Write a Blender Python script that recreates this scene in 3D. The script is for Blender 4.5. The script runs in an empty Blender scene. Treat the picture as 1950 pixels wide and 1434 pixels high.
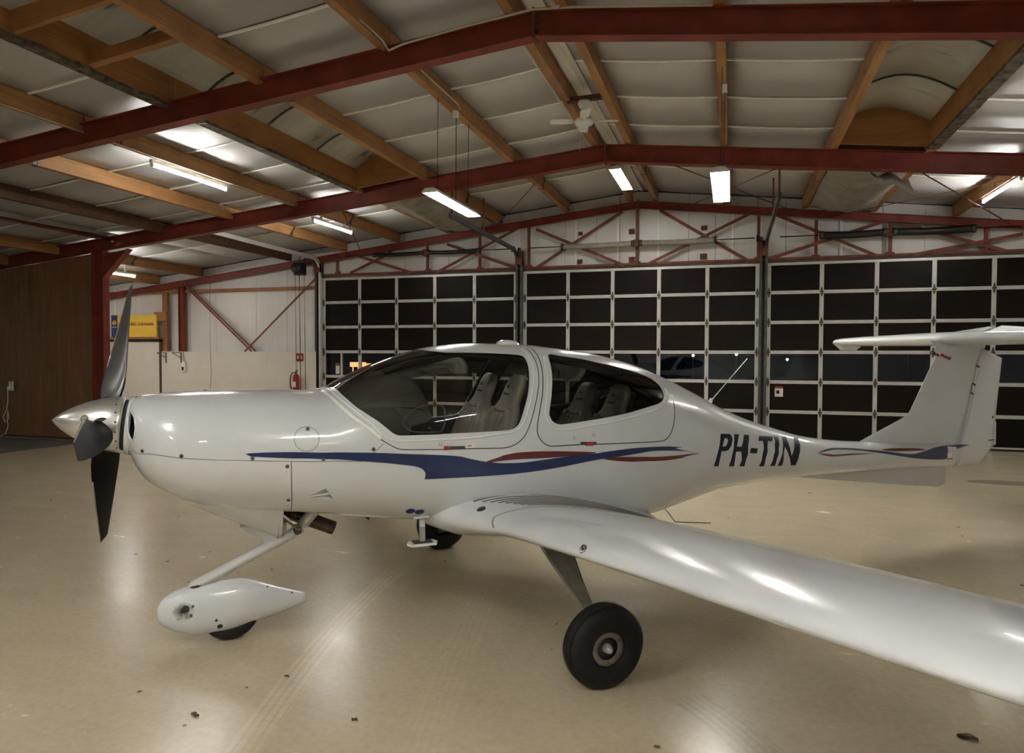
import bpy, bmesh, math, random
import numpy as np
from mathutils import Vector, Matrix, Euler
from mathutils.geometry import delaunay_2d_cdt

random.seed(7)
scene = bpy.context.scene
col = scene.collection
PI = math.pi

# ------------------------------------------------------------------ camera, world, exposure
cam_data = bpy.data.cameras.new('camera')
cam_data.sensor_fit = 'HORIZONTAL'
cam_data.sensor_width = 36.0
cam_data.lens = 36.0 * 1341.73 / 1950.0
cam_data.clip_start = 0.05
cam_data.clip_end = 300
cam = bpy.data.objects.new('camera', cam_data)
col.objects.link(cam)
cam.matrix_world = Matrix(((0.954893, -0.011338, 0.296734, 0.0),
                           (0.296933, 0.025617, -0.954555, 0.0),
                           (0.003222, 0.999608, 0.027828, 1.77),
                           (0, 0, 0, 1)))
scene.camera = cam

world = bpy.data.worlds.new('night_sky')
scene.world = world
world.use_nodes = True
bgn = world.node_tree.nodes['Background']
bgn.inputs[0].default_value = (0.012, 0.018, 0.035, 1)
bgn.inputs[1].default_value = 0.015

scene.view_settings.view_transform = 'Standard'
scene.view_settings.look = 'None'
scene.view_settings.gamma = 1.0
scene.view_settings.use_curve_mapping = False
scene.view_settings.exposure = 2.35
LAMP = 28.0            # radiance of a fluorescent tube

# ------------------------------------------------------------------ helpers
OFF = {}


def link(o, parent=None):
    col.objects.link(o)
    if parent is not None:
        o.parent = parent
        OFF[o.name] = OFF.get(parent.name, Vector((0, 0, 0)))
    return o


def props(o, label=None, cat=None, group=None, kind=None):
    if label: o['label'] = label
    if cat: o['category'] = cat
    if group: o['group'] = group
    if kind: o['kind'] = kind
    return o


def thing(name, label, cat, loc=(0, 0, 0), rotz=0.0, group=None, kind=None):
    o = bpy.data.objects.new(name, None)
    o.empty_display_size = 0.2
    col.objects.link(o)
    o.location = loc
    o.rotation_euler = (0, 0, rotz)
    OFF[o.name] = Vector(loc)
    return props(o, label, cat, group, kind)


def frame_of(d, up=Vector((0, 0, 1))):
    d = Vector(d).normalized()
    if abs(d.dot(up)) > 0.999:
        up = Vector((1, 0, 0))
    x = d.cross(up).normalized()
    y = x.cross(d).normalized()
    return x, y, d


class MB:
    """collects geometry for ONE mesh object"""

    def __init__(self):
        self.v = []
        self.f = []
        self.sm = []

    def add(self, verts, faces, smooth=False):
        b = len(self.v)
        self.v += [tuple(q) for q in verts]
        self.f += [tuple(i + b for i in f) for f in faces]
        self.sm += [smooth] * len(faces)
        return self

    def box(self, c, s, rot=None):
        c = Vector(c)
        vs = []
        for dx in (-.5, .5):
            for dy in (-.5, .5):
                for dz in (-.5, .5):
                    q = Vector((dx * s[0], dy * s[1], dz * s[2]))
                    if rot is not None:
                        q = rot @ q
                    vs.append(c + q)
        return self.add(vs, [(0, 1, 3, 2), (4, 6, 7, 5), (0, 4, 5, 1), (2, 3, 7, 6), (0, 2, 6, 4), (1, 5, 7, 3)])

    def bar(self, p0, p1, w, h, up=(0, 0, 1)):
        """rectangular bar from p0 to p1; w sideways, h along up"""
        p0, p1 = Vector(p0), Vector(p1)
        x, y, d = frame_of(p1 - p0, Vector(up))
        vs = []
        for q in (p0, p1):
            for a, b in ((-1, -1), (1, -1), (1, 1), (-1, 1)):
                vs.append(q + x * a * w / 2 + y * b * h / 2)
        return self.add(vs, [(0, 1, 2, 3), (7, 6, 5, 4), (0, 4, 5, 1), (1, 5, 6, 2), (2, 6, 7, 3), (3, 7, 4, 0)])

    def extrude(self, poly, p0, p1, up=(0, 0, 1)):
        """2-D polygon (x sideways, y up) swept from p0 to p1"""
        p0, p1 = Vector(p0), Vector(p1)
        x, y, d = frame_of(p1 - p0, Vector(up))
        n = len(poly)
        vs = [p0 + x * a + y * b for a, b in poly] + [p1 + x * a + y * b for a, b in poly]
        fs = [tuple(range(n)), tuple(range(2 * n - 1, n - 1, -1))]
        fs += [(i, i + n, (i + 1) % n + n, (i + 1) % n) for i in range(n)]
        return self.add(vs, fs)

    def tube(self, pts, r, n=8, cap=True, smooth=True):
        pts = [Vector(q) for q in pts]
        rs = r if isinstance(r, (list, tuple)) else [r] * len(pts)
        vs = []
        px = None
        for i, q in enumerate(pts):
            d = (pts[min(i + 1, len(pts) - 1)] - pts[max(i - 1, 0)])
            if d.length < 1e-9:
                d = Vector((0, 0, 1))
            d.normalize()
            if px is None:
                x, y, _ = frame_of(d)
            else:
                x = (px - d * px.dot(d))
                x = x.normalized() if x.length > 1e-6 else frame_of(d)[0]
                y = d.cross(x)
            px = x
            for k in range(n):
                a = 2 * PI * k / n
                vs.append(q + (x * math.cos(a) + y * math.sin(a)) * rs[i])
        fs = []
        for i in range(len(pts) - 1):
            for k in range(n):
                k2 = (k + 1) % n
                fs.append((i * n + k, i * n + k2, (i + 1) * n + k2, (i + 1) * n + k))
        b = len(self.v)
        self.add(vs, fs, smooth)
        if cap:
            self.f.append(tuple(b + k for k in range(n - 1, -1, -1)))
            self.f.append(tuple(b + (len(pts) - 1) * n + k for k in range(n)))
            self.sm += [False, False]
        return self

    def lathe(self, prof, o, axis, n=24, smooth=True, closed=False):
        """prof: (radius, along axis)"""
        o = Vector(o)
        x, y, d = frame_of(axis)
        vs = []
        for r, h in prof:
            for k in range(n):
                a = 2 * PI * k / n
                vs.append(o + d * h + (x * math.cos(a) + y * math.sin(a)) * r)
        fs = []
        m = len(prof)
        for i in range(m if closed else m - 1):
            j = (i + 1) % m
            for k in range(n):
                k2 = (k + 1) % n
                fs.append((i * n + k, i * n + k2, j * n + k2, j * n + k))
        return self.add(vs, fs, smooth)

    def loft(self, rings, smooth=True, closed=True, caps=True):
        """rings: list of equally long point lists"""
        n = len(rings[0])
        vs = [q for r in rings for q in r]
        fs = []
        for i in range(len(rings) - 1):
            for k in range(n if closed else n - 1):
                k2 = (k + 1) % n
                fs.append((i * n + k, (i + 1) * n + k, (i + 1) * n + k2, i * n + k2))
        b = len(self.v)
        self.add(vs, fs, smooth)
        if caps and closed:
            self.f.append(tuple(b + k for k in range(n)))
            self.f.append(tuple(b + (len(rings) - 1) * n + k for k in range(n - 1, -1, -1)))
            self.sm += [False, False]
        return self

    def mesh(self, name, mat=None, off=None, fix=True):
        me = bpy.data.meshes.new(name)
        o = off or Vector((0, 0, 0))
        me.from_pydata([(a - o[0], b - o[1], c - o[2]) for a, b, c in self.v], [], self.f)
        me.polygons.foreach_set('use_smooth', self.sm)
        if fix:
            bm = bmesh.new()
            bm.from_mesh(me)
            bmesh.ops.recalc_face_normals(bm, faces=bm.faces)
            bm.to_mesh(me)
            bm.free()
        if mat is not None:
            for mm in (mat if isinstance(mat, (list, tuple)) else [mat]):
                me.materials.append(mm)
        me.update()
        return me

    def build(self, name, mat, parent=None, label=None, fix=True):
        off = OFF.get(parent.name) if parent is not None else None
        me = self.mesh(name, mat, off, fix)
        o = bpy.data.objects.new(name, me)
        link(o, parent)
        if label: o['label'] = label
        return o


def inst(name, me, parent, mat4):
    o = bpy.data.objects.new(name, me)
    link(o, parent)
    m = mat4.copy()
    if parent is not None:
        m.translation = m.translation - OFF[parent.name]
    o.matrix_local = m
    return o


def arc(c, r, a0, a1, n, plane='yz'):
    out = []
    for i in range(n + 1):
        a = a0 + (a1 - a0) * i / n
        u, w = r * math.cos(a), r * math.sin(a)
        out.append(Vector(c) + (Vector((0, u, w)) if plane == 'yz' else Vector((u, 0, w)) if plane == 'xz' else Vector((u, w, 0))))
    return out


def text_mesh(body, size, depth, name, mat, bold=0.0, shear=0.0, align='CENTER'):
    cu = bpy.data.curves.new(name, 'FONT')
    cu.body = body
    cu.size = size
    cu.extrude = depth
    cu.offset = bold
    cu.shear = shear
    cu.align_x = align
    cu.align_y = 'CENTER'
    cu.resolution_u = 3
    tmp = bpy.data.objects.new(name + '_tmp', cu)
    col.objects.link(tmp)
    bpy.context.view_layer.update()
    dg = bpy.context.evaluated_depsgraph_get()
    me = bpy.data.meshes.new_from_object(tmp.evaluated_get(dg))
    bpy.data.objects.remove(tmp)
    bpy.data.curves.remove(cu)
    me.name = name
    me.materials.clear()
    me.materials.append(mat)
    return me


# ------------------------------------------------------------------ materials
def mat_new(name):
    m = bpy.data.materials.new(name)
    m.use_nodes = True
    nt = m.node_tree
    b = nt.nodes['Principled BSDF']
    return m, nt, b


def ramp(nt, fac, stops):
    r = nt.nodes.new('ShaderNodeValToRGB')
    e = r.color_ramp.elements
    while len(e) < len(stops):
        e.new(0.5)
    for el, (p_, c_) in zip(e, stops):
        el.position = p_
        el.color = c_ if len(c_) == 4 else (*c_, 1)
    nt.links.new(fac, r.inputs[0])
    return r.outputs[0]


def coords(nt, scale=(1, 1, 1), rot=(0, 0, 0), kind='Object', loc=(0, 0, 0)):
    tc = nt.nodes.new('ShaderNodeTexCoord')
    mp = nt.nodes.new('ShaderNodeMapping')
    mp.inputs['Scale'].default_value = scale
    mp.inputs['Rotation'].default_value = rot
    mp.inputs['Location'].default_value = loc
    if kind == 'World':
        g = nt.nodes.new('ShaderNodeNewGeometry')
        nt.links.new(g.outputs['Position'], mp.inputs[0])
    else:
        nt.links.new(tc.outputs[kind], mp.inputs[0])
    return mp.outputs[0]


def noise(nt, vec, scale, detail=4, rough=0.55, dist=0.0):
    n = nt.nodes.new('ShaderNodeTexNoise')
    n.inputs['Scale'].default_value = scale
    n.inputs['Detail'].default_value = detail
    n.inputs['Roughness'].default_value = rough
    n.inputs['Distortion'].default_value = dist
    nt.links.new(vec, n.inputs['Vector'])
    return n.outputs['Fac']


def math_n(nt, op, a, b=None, clamp=False):
    n = nt.nodes.new('ShaderNodeMath')
    n.operation = op
    n.use_clamp = clamp
    for i, q in enumerate((a, b)):
        if q is None: continue
        if isinstance(q, (int, float)):
            n.inputs[i].default_value = q
        else:
            nt.links.new(q, n.inputs[i])
    return n.outputs[0]


def mix_c(nt, fac, a, b, mode='MIX'):
    n = nt.nodes.new('ShaderNodeMix')
    n.data_type = 'RGBA'
    n.blend_type = mode
    for i, q in ((0, fac), (6, a), (7, b)):
        if isinstance(q, (int, float)):
            n.inputs[i].default_value = q
        elif isinstance(q, tuple):
            n.inputs[i].default_value = q if len(q) == 4 else (*q, 1)
        else:
            nt.links.new(q, n.inputs[i])
    return n.outputs[2]


def bump(nt, b, h, strength=0.2, dist=0.01):
    n = nt.nodes.new('ShaderNodeBump')
    n.inputs['Strength'].default_value = strength
    n.inputs['Distance'].default_value = dist
    nt.links.new(h, n.inputs['Height'])
    nt.links.new(n.outputs[0], b.inputs['Normal'])


def plain(name, c, rough=0.5, metal=0.0, var=0.12, scale=8.0, spec=0.5, coat=0.0, emis=None, es=0.0):
    m, nt, b = mat_new(name)
    v = noise(nt, coords(nt), scale)
    lo = tuple(max(0, q * (1 - var)) for q in c)
    hi = tuple(min(1, q * (1 + var)) for q in c)
    nt.links.new(ramp(nt, v, [(0.3, lo), (0.7, hi)]), b.inputs['Base Color'])
    b.inputs['Roughness'].default_value = rough
    b.inputs['Metallic'].default_value = metal
    b.inputs['Specular IOR Level'].default_value = spec
    b.inputs['Coat Weight'].default_value = coat
    b.inputs['Coat Roughness'].default_value = 0.05
    if emis:
        b.inputs['Emission Color'].default_value = (*emis, 1)
        b.inputs['Emission Strength'].default_value = es
    return m


def wood_mat(name, c0, c1, axis=1, rough=0.6, stain=0.35, drip=0.0):
    """timber with grain running along the given axis (object coordinates)"""
    m, nt, b = mat_new(name)
    sc = [14, 14, 14]
    sc[axis] = 0.7
    v = coords(nt, tuple(sc), kind='World')
    g = noise(nt, v, 1.0, 6, 0.6, 1.2)
    base = ramp(nt, g, [(0.3, c0), (0.5, tuple((a + b_) / 2 for a, b_ in zip(c0, c1))), (0.72, c1)])
    st = noise(nt, coords(nt, (1, 1, 1), kind='World'), 1.7, 5, 0.65)
    stm = ramp(nt, st, [(0.42, (1, 1, 1)), (0.72, (1 - stain, 1 - stain, 1 - stain))])
    c = mix_c(nt, 1.0, base, stm, 'MULTIPLY')
    if drip:
        d = noise(nt, coords(nt, (3, 9, 0.6), kind='World'), 2.0, 3, 0.5)
        c = mix_c(nt, ramp(nt, d, [(0.66, (0, 0, 0)), (0.7, (drip, drip, drip))]), c, tuple(q * 0.45 for q in c0))
    nt.links.new(c, b.inputs['Base Color'])
    b.inputs['Roughness'].default_value = rough
    bump(nt, b, g, 0.25, 0.004)
    return m


M = {}
M['steel_red'] = plain('red_oxide_steel', (0.19, 0.034, 0.020), 0.5, 0, 0.25, 3.0, 0.35)
M['steel_red_dull'] = plain('brown_red_steel', (0.16, 0.05, 0.03), 0.6, 0, 0.35, 5.0, 0.3)
M['timber'] = wood_mat('yellow_timber', (0.30, 0.14, 0.045), (0.46, 0.235, 0.085), 1, 0.6, 0.35)
M['timber_x'] = wood_mat('timber_board', (0.28, 0.12, 0.03), (0.42, 0.19, 0.05), 0, 0.6, 0.35)
M['timber_z'] = wood_mat('timber_post', (0.24, 0.10, 0.03), (0.36, 0.16, 0.05), 2, 0.6, 0.35)
M['glulam'] = wood_mat('glued_timber', (0.28, 0.12, 0.03), (0.42, 0.20, 0.05), 1, 0.55, 0.3, 0.25)
M['mould'] = plain('mouldy_wood', (0.10, 0.075, 0.05), 0.9, 0, 0.9, 9.0)
M['timber_dark'] = wood_mat('dark_timber', (0.07, 0.03, 0.014), (0.13, 0.06, 0.025), 0, 0.7, 0.4)
M['white_metal'] = plain('white_painted_metal', (0.72, 0.71, 0.67), 0.4, 0, 0.05)
M['offwhite'] = plain('cream_painted_board', (0.72, 0.685, 0.60), 0.45, 0, 0.04, 2.0)
M['strip'] = plain('cream_plastic_strip', (0.88, 0.85, 0.77), 0.4, 0, 0.05)
M['conduit'] = plain('ivory_conduit', (0.62, 0.56, 0.43), 0.5, 0, 0.08)
M['alu'] = plain('satin_aluminium', (0.60, 0.585, 0.55), 0.42, 0.35, 0.08, 6.0)
M['alu_dark'] = plain('tarnished_steel', (0.10, 0.092, 0.08), 0.45, 0.7, 0.3, 12.0)
M['black_steel'] = plain('black_steel', (0.018, 0.017, 0.016), 0.4, 0.3, 0.3)
M['black_plastic'] = plain('black_plastic', (0.012, 0.012, 0.012), 0.45)
M['dark_panel'] = plain('dark_brown_infill', (0.0085, 0.0048, 0.0028), 0.4, 0, 0.35, 3.0, 0.14)
M['rust'] = plain('rusty_plate', (0.12, 0.045, 0.018), 0.8, 0, 0.5, 20)
M['spring_grey'] = plain('grey_spring_cover', (0.27, 0.245, 0.20), 0.7, 0, 0.25, 15)
M['rubber'] = plain('black_rubber', (0.010, 0.010, 0.010), 0.62, 0, 0.3, 30, 0.35)
M['red_plastic'] = plain('red_plastic', (0.35, 0.025, 0.018), 0.35, 0, 0.1)
M['yellow'] = plain('yellow_sign_face', (0.80, 0.53, 0.055), 0.4, 0, 0.05)
M['navy'] = plain('navy_sign_face', (0.008, 0.026, 0.13), 0.4, 0, 0.1)
M['sign_red'] = plain('red_print', (0.28, 0.05, 0.02), 0.5)
M['paper'] = plain('white_paper', (0.75, 0.74, 0.70), 0.6, 0, 0.04)
M['brass'] = plain('brass', (0.5, 0.33, 0.10), 0.35, 0.8)


def emit_mat(name, c, s):
    m, nt, b = mat_new(name)
    b.inputs['Base Color'].default_value = (*c, 1)
    b.inputs['Emission Color'].default_value = (*c, 1)
    b.inputs['Emission Strength'].default_value = s
    return m


M['tube'] = emit_mat('lit_fluorescent_tube', (1.0, 0.98, 0.935), LAMP)
M['night_lamp'] = emit_mat('distant_white_light', (0.9, 0.95, 1.0), 3.0)
M['night_sign'] = emit_mat('distant_orange_light', (1.0, 0.42, 0.14), 0.5)


def ceiling_mat():
    m, nt, b = mat_new('grey_foil_faced_panel')
    v = coords(nt, (1.0, 9.0, 1.0), kind='World')
    st = noise(nt, v, 0.8, 5, 0.6)
    big = noise(nt, coords(nt, (1, 1, 1), kind='World'), 0.5, 3)
    c = ramp(nt, st, [(0.25, (0.46, 0.46, 0.455)), (0.8, (0.56, 0.56, 0.555))])
    c = mix_c(nt, 0.5, c, ramp(nt, big, [(0.3, (0.46, 0.455, 0.45)), (0.7, (0.56, 0.555, 0.55))]))
    nt.links.new(c, b.inputs['Base Color'])
    b.inputs['Metallic'].default_value = 0.25
    nt.links.new(ramp(nt, st, [(0.3, (0.45, 0.45, 0.45)), (0.7, (0.56, 0.56, 0.56))]), b.inputs['Roughness'])
    bump(nt, b, st, 0.08, 0.01)
    return m


M['ceiling'] = ceiling_mat()


def skylight_mat():
    m, nt, b = mat_new('stained_skylight_sheet')
    v = coords(nt, (0.9, 11.0, 1.0), kind='World')
    st = noise(nt, v, 1.0, 6, 0.7, 0.4)
    sp = noise(nt, coords(nt, (1, 1, 1), kind='World'), 2.2, 4)
    dirt = math_n(nt, 'MULTIPLY', st, sp)
    c = ramp(nt, dirt, [(0.20, (0.46, 0.44, 0.38)), (0.335, (0.38, 0.36, 0.30)), (0.39, (0.07, 0.06, 0.05))])
    nt.links.new(c, b.inputs['Base Color'])
    b.inputs['Roughness'].default_value = 0.55
    return m


M['skylight'] = skylight_mat()


def sheeting_mat():
    m, nt, b = mat_new('grey_plastic_sheeting')
    n = noise(nt, coords(nt, kind='World'), 3.0, 5, 0.6, 0.8)
    nt.links.new(ramp(nt, n, [(0.3, (0.20, 0.18, 0.15)), (0.7, (0.34, 0.32, 0.27))]), b.inputs['Base Color'])
    b.inputs['Roughness'].default_value = 0.4
    bump(nt, b, n, 0.5, 0.04)
    return m


M['sheeting'] = sheeting_mat()


def wallpanel_mat():
    m, nt, b = mat_new('white_wall_sheet')
    v = coords(nt, (5.0, 1.0, 0.35), kind='World')
    st = noise(nt, v, 1.0, 5, 0.6)
    big = noise(nt, coords(nt, kind='World'), 0.8, 4)
    spots = noise(nt, coords(nt, (1, 1, 1), kind='World'), 14.0, 3, 0.6)
    c = mix_c(nt, 0.5, ramp(nt, st, [(0.25, (0.64, 0.635, 0.61)), (0.75, (0.78, 0.775, 0.75))]),
              ramp(nt, big, [(0.3, (0.64, 0.62, 0.59)), (0.7, (0.80, 0.79, 0.77))]))
    c = mix_c(nt, ramp(nt, spots, [(0.70, (0, 0, 0)), (0.75, (0.6, 0.6, 0.6))]), c, (0.16, 0.12, 0.08))
    nt.links.new(c, b.inputs['Base Color'])
    b.inputs['Roughness'].default_value = 0.38
    return m


M['wall'] = wallpanel_mat()


def ply_mat():
    m, nt, b = mat_new('stained_plywood')
    g = noise(nt, coords(nt, (9.0, 1.0, 0.55), kind='World'), 1.0, 6, 0.65, 1.0)
    big = noise(nt, coords(nt, (1.3, 1, 0.5), kind='World'), 1.1, 6, 0.65)
    c = ramp(nt, g, [(0.25, (0.17, 0.08, 0.028)), (0.55, (0.24, 0.118, 0.044)), (0.8, (0.33, 0.18, 0.08))])
    c = mix_c(nt, ramp(nt, big, [(0.5, (0, 0, 0)), (0.75, (0.7, 0.7, 0.7))]), c, (0.03, 0.018, 0.01))
    nt.links.new(c, b.inputs['Base Color'])
    nt.links.new(ramp(nt, g, [(0.3, (0.3, 0.3, 0.3)), (0.8, (0.5, 0.5, 0.5))]), b.inputs['Roughness'])
    return m


M['ply'] = ply_mat()


def floor_mat():
    m, nt, b = mat_new('beige_coated_concrete')
    w = coords(nt, kind='World')
    big = noise(nt, w, 0.45, 5, 0.6)
    mid = noise(nt, coords(nt, (1.0, 2.2, 1), (0, 0, 0.4), 'World'), 1.6, 7, 0.7, 0.3)
    fine = noise(nt, w, 26.0, 4, 0.6)
    c = ramp(nt, mid, [(0.25, (0.455, 0.385, 0.265)), (0.52, (0.51, 0.435, 0.305)), (0.8, (0.55, 0.475, 0.34))])
    c = mix_c(nt, 0.35, c, ramp(nt, big, [(0.3, (0.46, 0.39, 0.27)), (0.7, (0.56, 0.485, 0.35))]))
    c = mix_c(nt, 0.25, c, ramp(nt, fine, [(0.35, (0.38, 0.32, 0.22)), (0.65, (0.56, 0.48, 0.35))]))
    # scuffs and dark specks of dirt
    sc = noise(nt, coords(nt, (7.0, 26.0, 1), (0, 0, -0.25), 'World'), 1.5, 4, 0.65)
    c = mix_c(nt, ramp(nt, sc, [(0.745, (0, 0, 0)), (0.80, (0.5, 0.5, 0.5))]), c, (0.14, 0.11, 0.07))
    vo = nt.nodes.new('ShaderNodeTexVoronoi')
    vo.inputs['Scale'].default_value = 5.0
    nt.links.new(w, vo.inputs['Vector'])
    rnd = noise(nt, w, 3.3, 2)
    spk = math_n(nt, 'LESS_THAN', vo.outputs['Distance'], math_n(nt, 'MULTIPLY', math_n(nt, 'SUBTRACT', rnd, 0.50, True), 0.55))
    c = mix_c(nt, math_n(nt, 'MULTIPLY', spk, 0.85), c, (0.05, 0.035, 0.02))
    # tyre tracks: bands along straight lines in the floor plane
    geo = nt.nodes.new('ShaderNodeNewGeometry')
    sep = nt.nodes.new('ShaderNodeSeparateXYZ')
    nt.links.new(geo.outputs['Position'], sep.inputs[0])
    rough_add = None
    for (x0, y0, x1, y1, wd, amt, colr) in ((-2.03, 2.5, -2.62, 5.2, 0.085, 0.55, (0.66, 0.58, 0.42)),
                                            (-1.25, 2.6, -1.87, 5.6, 0.11, 0.28, (0.60, 0.52, 0.38)),
                                            (-0.20, 3.75, 0.20, 3.2, 0.11, 0.45, (0.34, 0.29, 0.21))):
        L_ = math.hypot(x1 - x0, y1 - y0)
        ux, uy = (x1 - x0) / L_, (y1 - y0) / L_
        dx = math_n(nt, 'SUBTRACT', sep.outputs[0], x0)
        dy = math_n(nt, 'SUBTRACT', sep.outputs[1], y0)
        al = math_n(nt, 'ADD', math_n(nt, 'MULTIPLY', dx, ux), math_n(nt, 'MULTIPLY', dy, uy))
        ac = math_n(nt, 'SUBTRACT', math_n(nt, 'MULTIPLY', dx, uy), math_n(nt, 'MULTIPLY', dy, ux))
        # gentle bend of the track
        ac = math_n(nt, 'ADD', ac, math_n(nt, 'MULTIPLY', math_n(nt, 'SINE', math_n(nt, 'MULTIPLY', al, PI / L_)), 0.07 * (1 if wd < 0.1 else 0.4)))
        band = math_n(nt, 'LESS_THAN', math_n(nt, 'ABSOLUTE', ac), wd)
        band = math_n(nt, 'MULTIPLY', band, math_n(nt, 'LESS_THAN', math_n(nt, 'ABSOLUTE', math_n(nt, 'SUBTRACT', al, L_ / 2)), L_ / 2))
        ribs = math_n(nt, 'GREATER_THAN', math_n(nt, 'SINE', math_n(nt, 'MULTIPLY', ac, 2 * PI / 0.042)), -0.35)
        zig = math_n(nt, 'SINE', math_n(nt, 'ADD', math_n(nt, 'MULTIPLY', al, 2 * PI / 0.05), math_n(nt, 'MULTIPLY', math_n(nt, 'ABSOLUTE', ac), 60)))
        zig = math_n(nt, 'GREATER_THAN', zig, -0.2)
        pat = math_n(nt, 'MULTIPLY', math_n(nt, 'ADD', math_n(nt, 'MULTIPLY', ribs, 0.7), math_n(nt, 'MULTIPLY', zig, 0.3)), band)
        wear = ramp(nt, noise(nt, w, 9.0, 4), [(0.3, (0.35, 0.35, 0.35)), (0.62, (1, 1, 1))])
        pat = math_n(nt, 'MULTIPLY', math_n(nt, 'MULTIPLY', pat, wear), amt)
        c = mix_c(nt, pat, c, colr)
    # damp dark patch near the doors
    pd = nt.nodes.new('ShaderNodeVectorMath')
    pd.operation = 'SUBTRACT'
    pd.inputs[1].default_value = (3.75, 11.62, 0)
    nt.links.new(geo.outputs['Position'], pd.inputs[0])
    mp = nt.nodes.new('ShaderNodeMapping')
    mp.inputs['Scale'].default_value = (1.6, 3.6, 0)
    mp.inputs['Rotation'].default_value = (0, 0, 0.2)
    nt.links.new(pd.outputs[0], mp.inputs[0])
    ln = nt.nodes.new('ShaderNodeVectorMath')
    ln.operation = 'LENGTH'
    nt.links.new(mp.outputs[0], ln.inputs[0])
    pm = math_n(nt, 'LESS_THAN', math_n(nt, 'ADD', ln.outputs['Value'], math_n(nt, 'MULTIPLY', mid, 0.5)), 1.0)
    c = mix_c(nt, math_n(nt, 'MULTIPLY', pm, 0.6), c, (0.16, 0.12, 0.075))
    nt.links.new(c, b.inputs['Base Color'])
    rr = ramp(nt, mid, [(0.3, (0.20, 0.20, 0.20)), (0.7, (0.28, 0.28, 0.28))])
    nt.links.new(rr, b.inputs['Roughness'])
    b.inputs['Specular IOR Level'].default_value = 0.45
    bump(nt, b, mid, 0.02, 0.01)
    return m


M['floor'] = floor_mat()
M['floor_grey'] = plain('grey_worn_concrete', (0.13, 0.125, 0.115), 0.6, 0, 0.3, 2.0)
M['asphalt'] = plain('night_asphalt', (0.02, 0.02, 0.022), 0.7)


def glass_mat(name, tint, gloss_rough=0.0, ior=1.45):
    m = bpy.data.materials.new(name)
    m.use_nodes = True
    nt = m.node_tree
    nt.nodes.remove(nt.nodes['Principled BSDF'])
    out = nt.nodes['Material Output']
    tr = nt.nodes.new('ShaderNodeBsdfTransparent')
    n = noise(nt, coords(nt), 3.0)
    nt.links.new(ramp(nt, n, [(0.3, tuple(q * 0.96 for q in tint)), (0.7, tint)]), tr.inputs[0])
    gl = nt.nodes.new('ShaderNodeBsdfGlossy')
    gl.inputs['Roughness'].default_value = gloss_rough
    fr = nt.nodes.new('ShaderNodeFresnel')
    fr.inputs[0].default_value = ior
    mx = nt.nodes.new('ShaderNodeMixShader')
    nt.links.new(fr.outputs[0], mx.inputs[0])
    nt.links.new(tr.outputs[0], mx.inputs[1])
    nt.links.new(gl.outputs[0], mx.inputs[2])
    nt.links.new(mx.outputs[0], out.inputs[0])
    return m


M['pane'] = glass_mat('door_window_glass', (0.75, 0.80, 0.85), 0.02, 1.5)
M['canopy_glass'] = glass_mat('tinted_canopy_glass', (0.86, 0.84, 0.79), 0.0, 1.5)
M['rear_glass'] = glass_mat('dark_tinted_glass', (0.45, 0.43, 0.40), 0.0, 1.5)
# ------------------------------------------------------------------ hangar shell
XR = -1.96            # ridge line
SL = 0.113            # roof slope
YD = 15.58            # plane of the big doors
XL, XRT = -17.2, 8.7  # side walls
YB = -9.0             # wall behind the camera


def zroof(x, z0=5.42):
    return z0 - SL * abs(x - XR)


# floor
mb = MB()
mb.box(((XL + XRT) / 2, (YB + 15.9) / 2, -0.1), (XRT - XL, 15.9 - YB, 0.2))
props(mb.build('floor', M['floor']), 'beige coated concrete hangar floor with tyre tracks', 'floor', kind='structure')
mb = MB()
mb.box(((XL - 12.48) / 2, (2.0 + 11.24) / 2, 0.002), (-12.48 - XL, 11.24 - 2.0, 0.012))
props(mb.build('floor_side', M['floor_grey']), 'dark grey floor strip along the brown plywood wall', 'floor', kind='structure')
mb = MB()
mb.box((-4, 36, -0.15), (90, 40, 0.1))
props(mb.build('ground', M['asphalt']), 'dark tarmac outside the hangar doors at night', 'ground', kind='structure')

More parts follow.
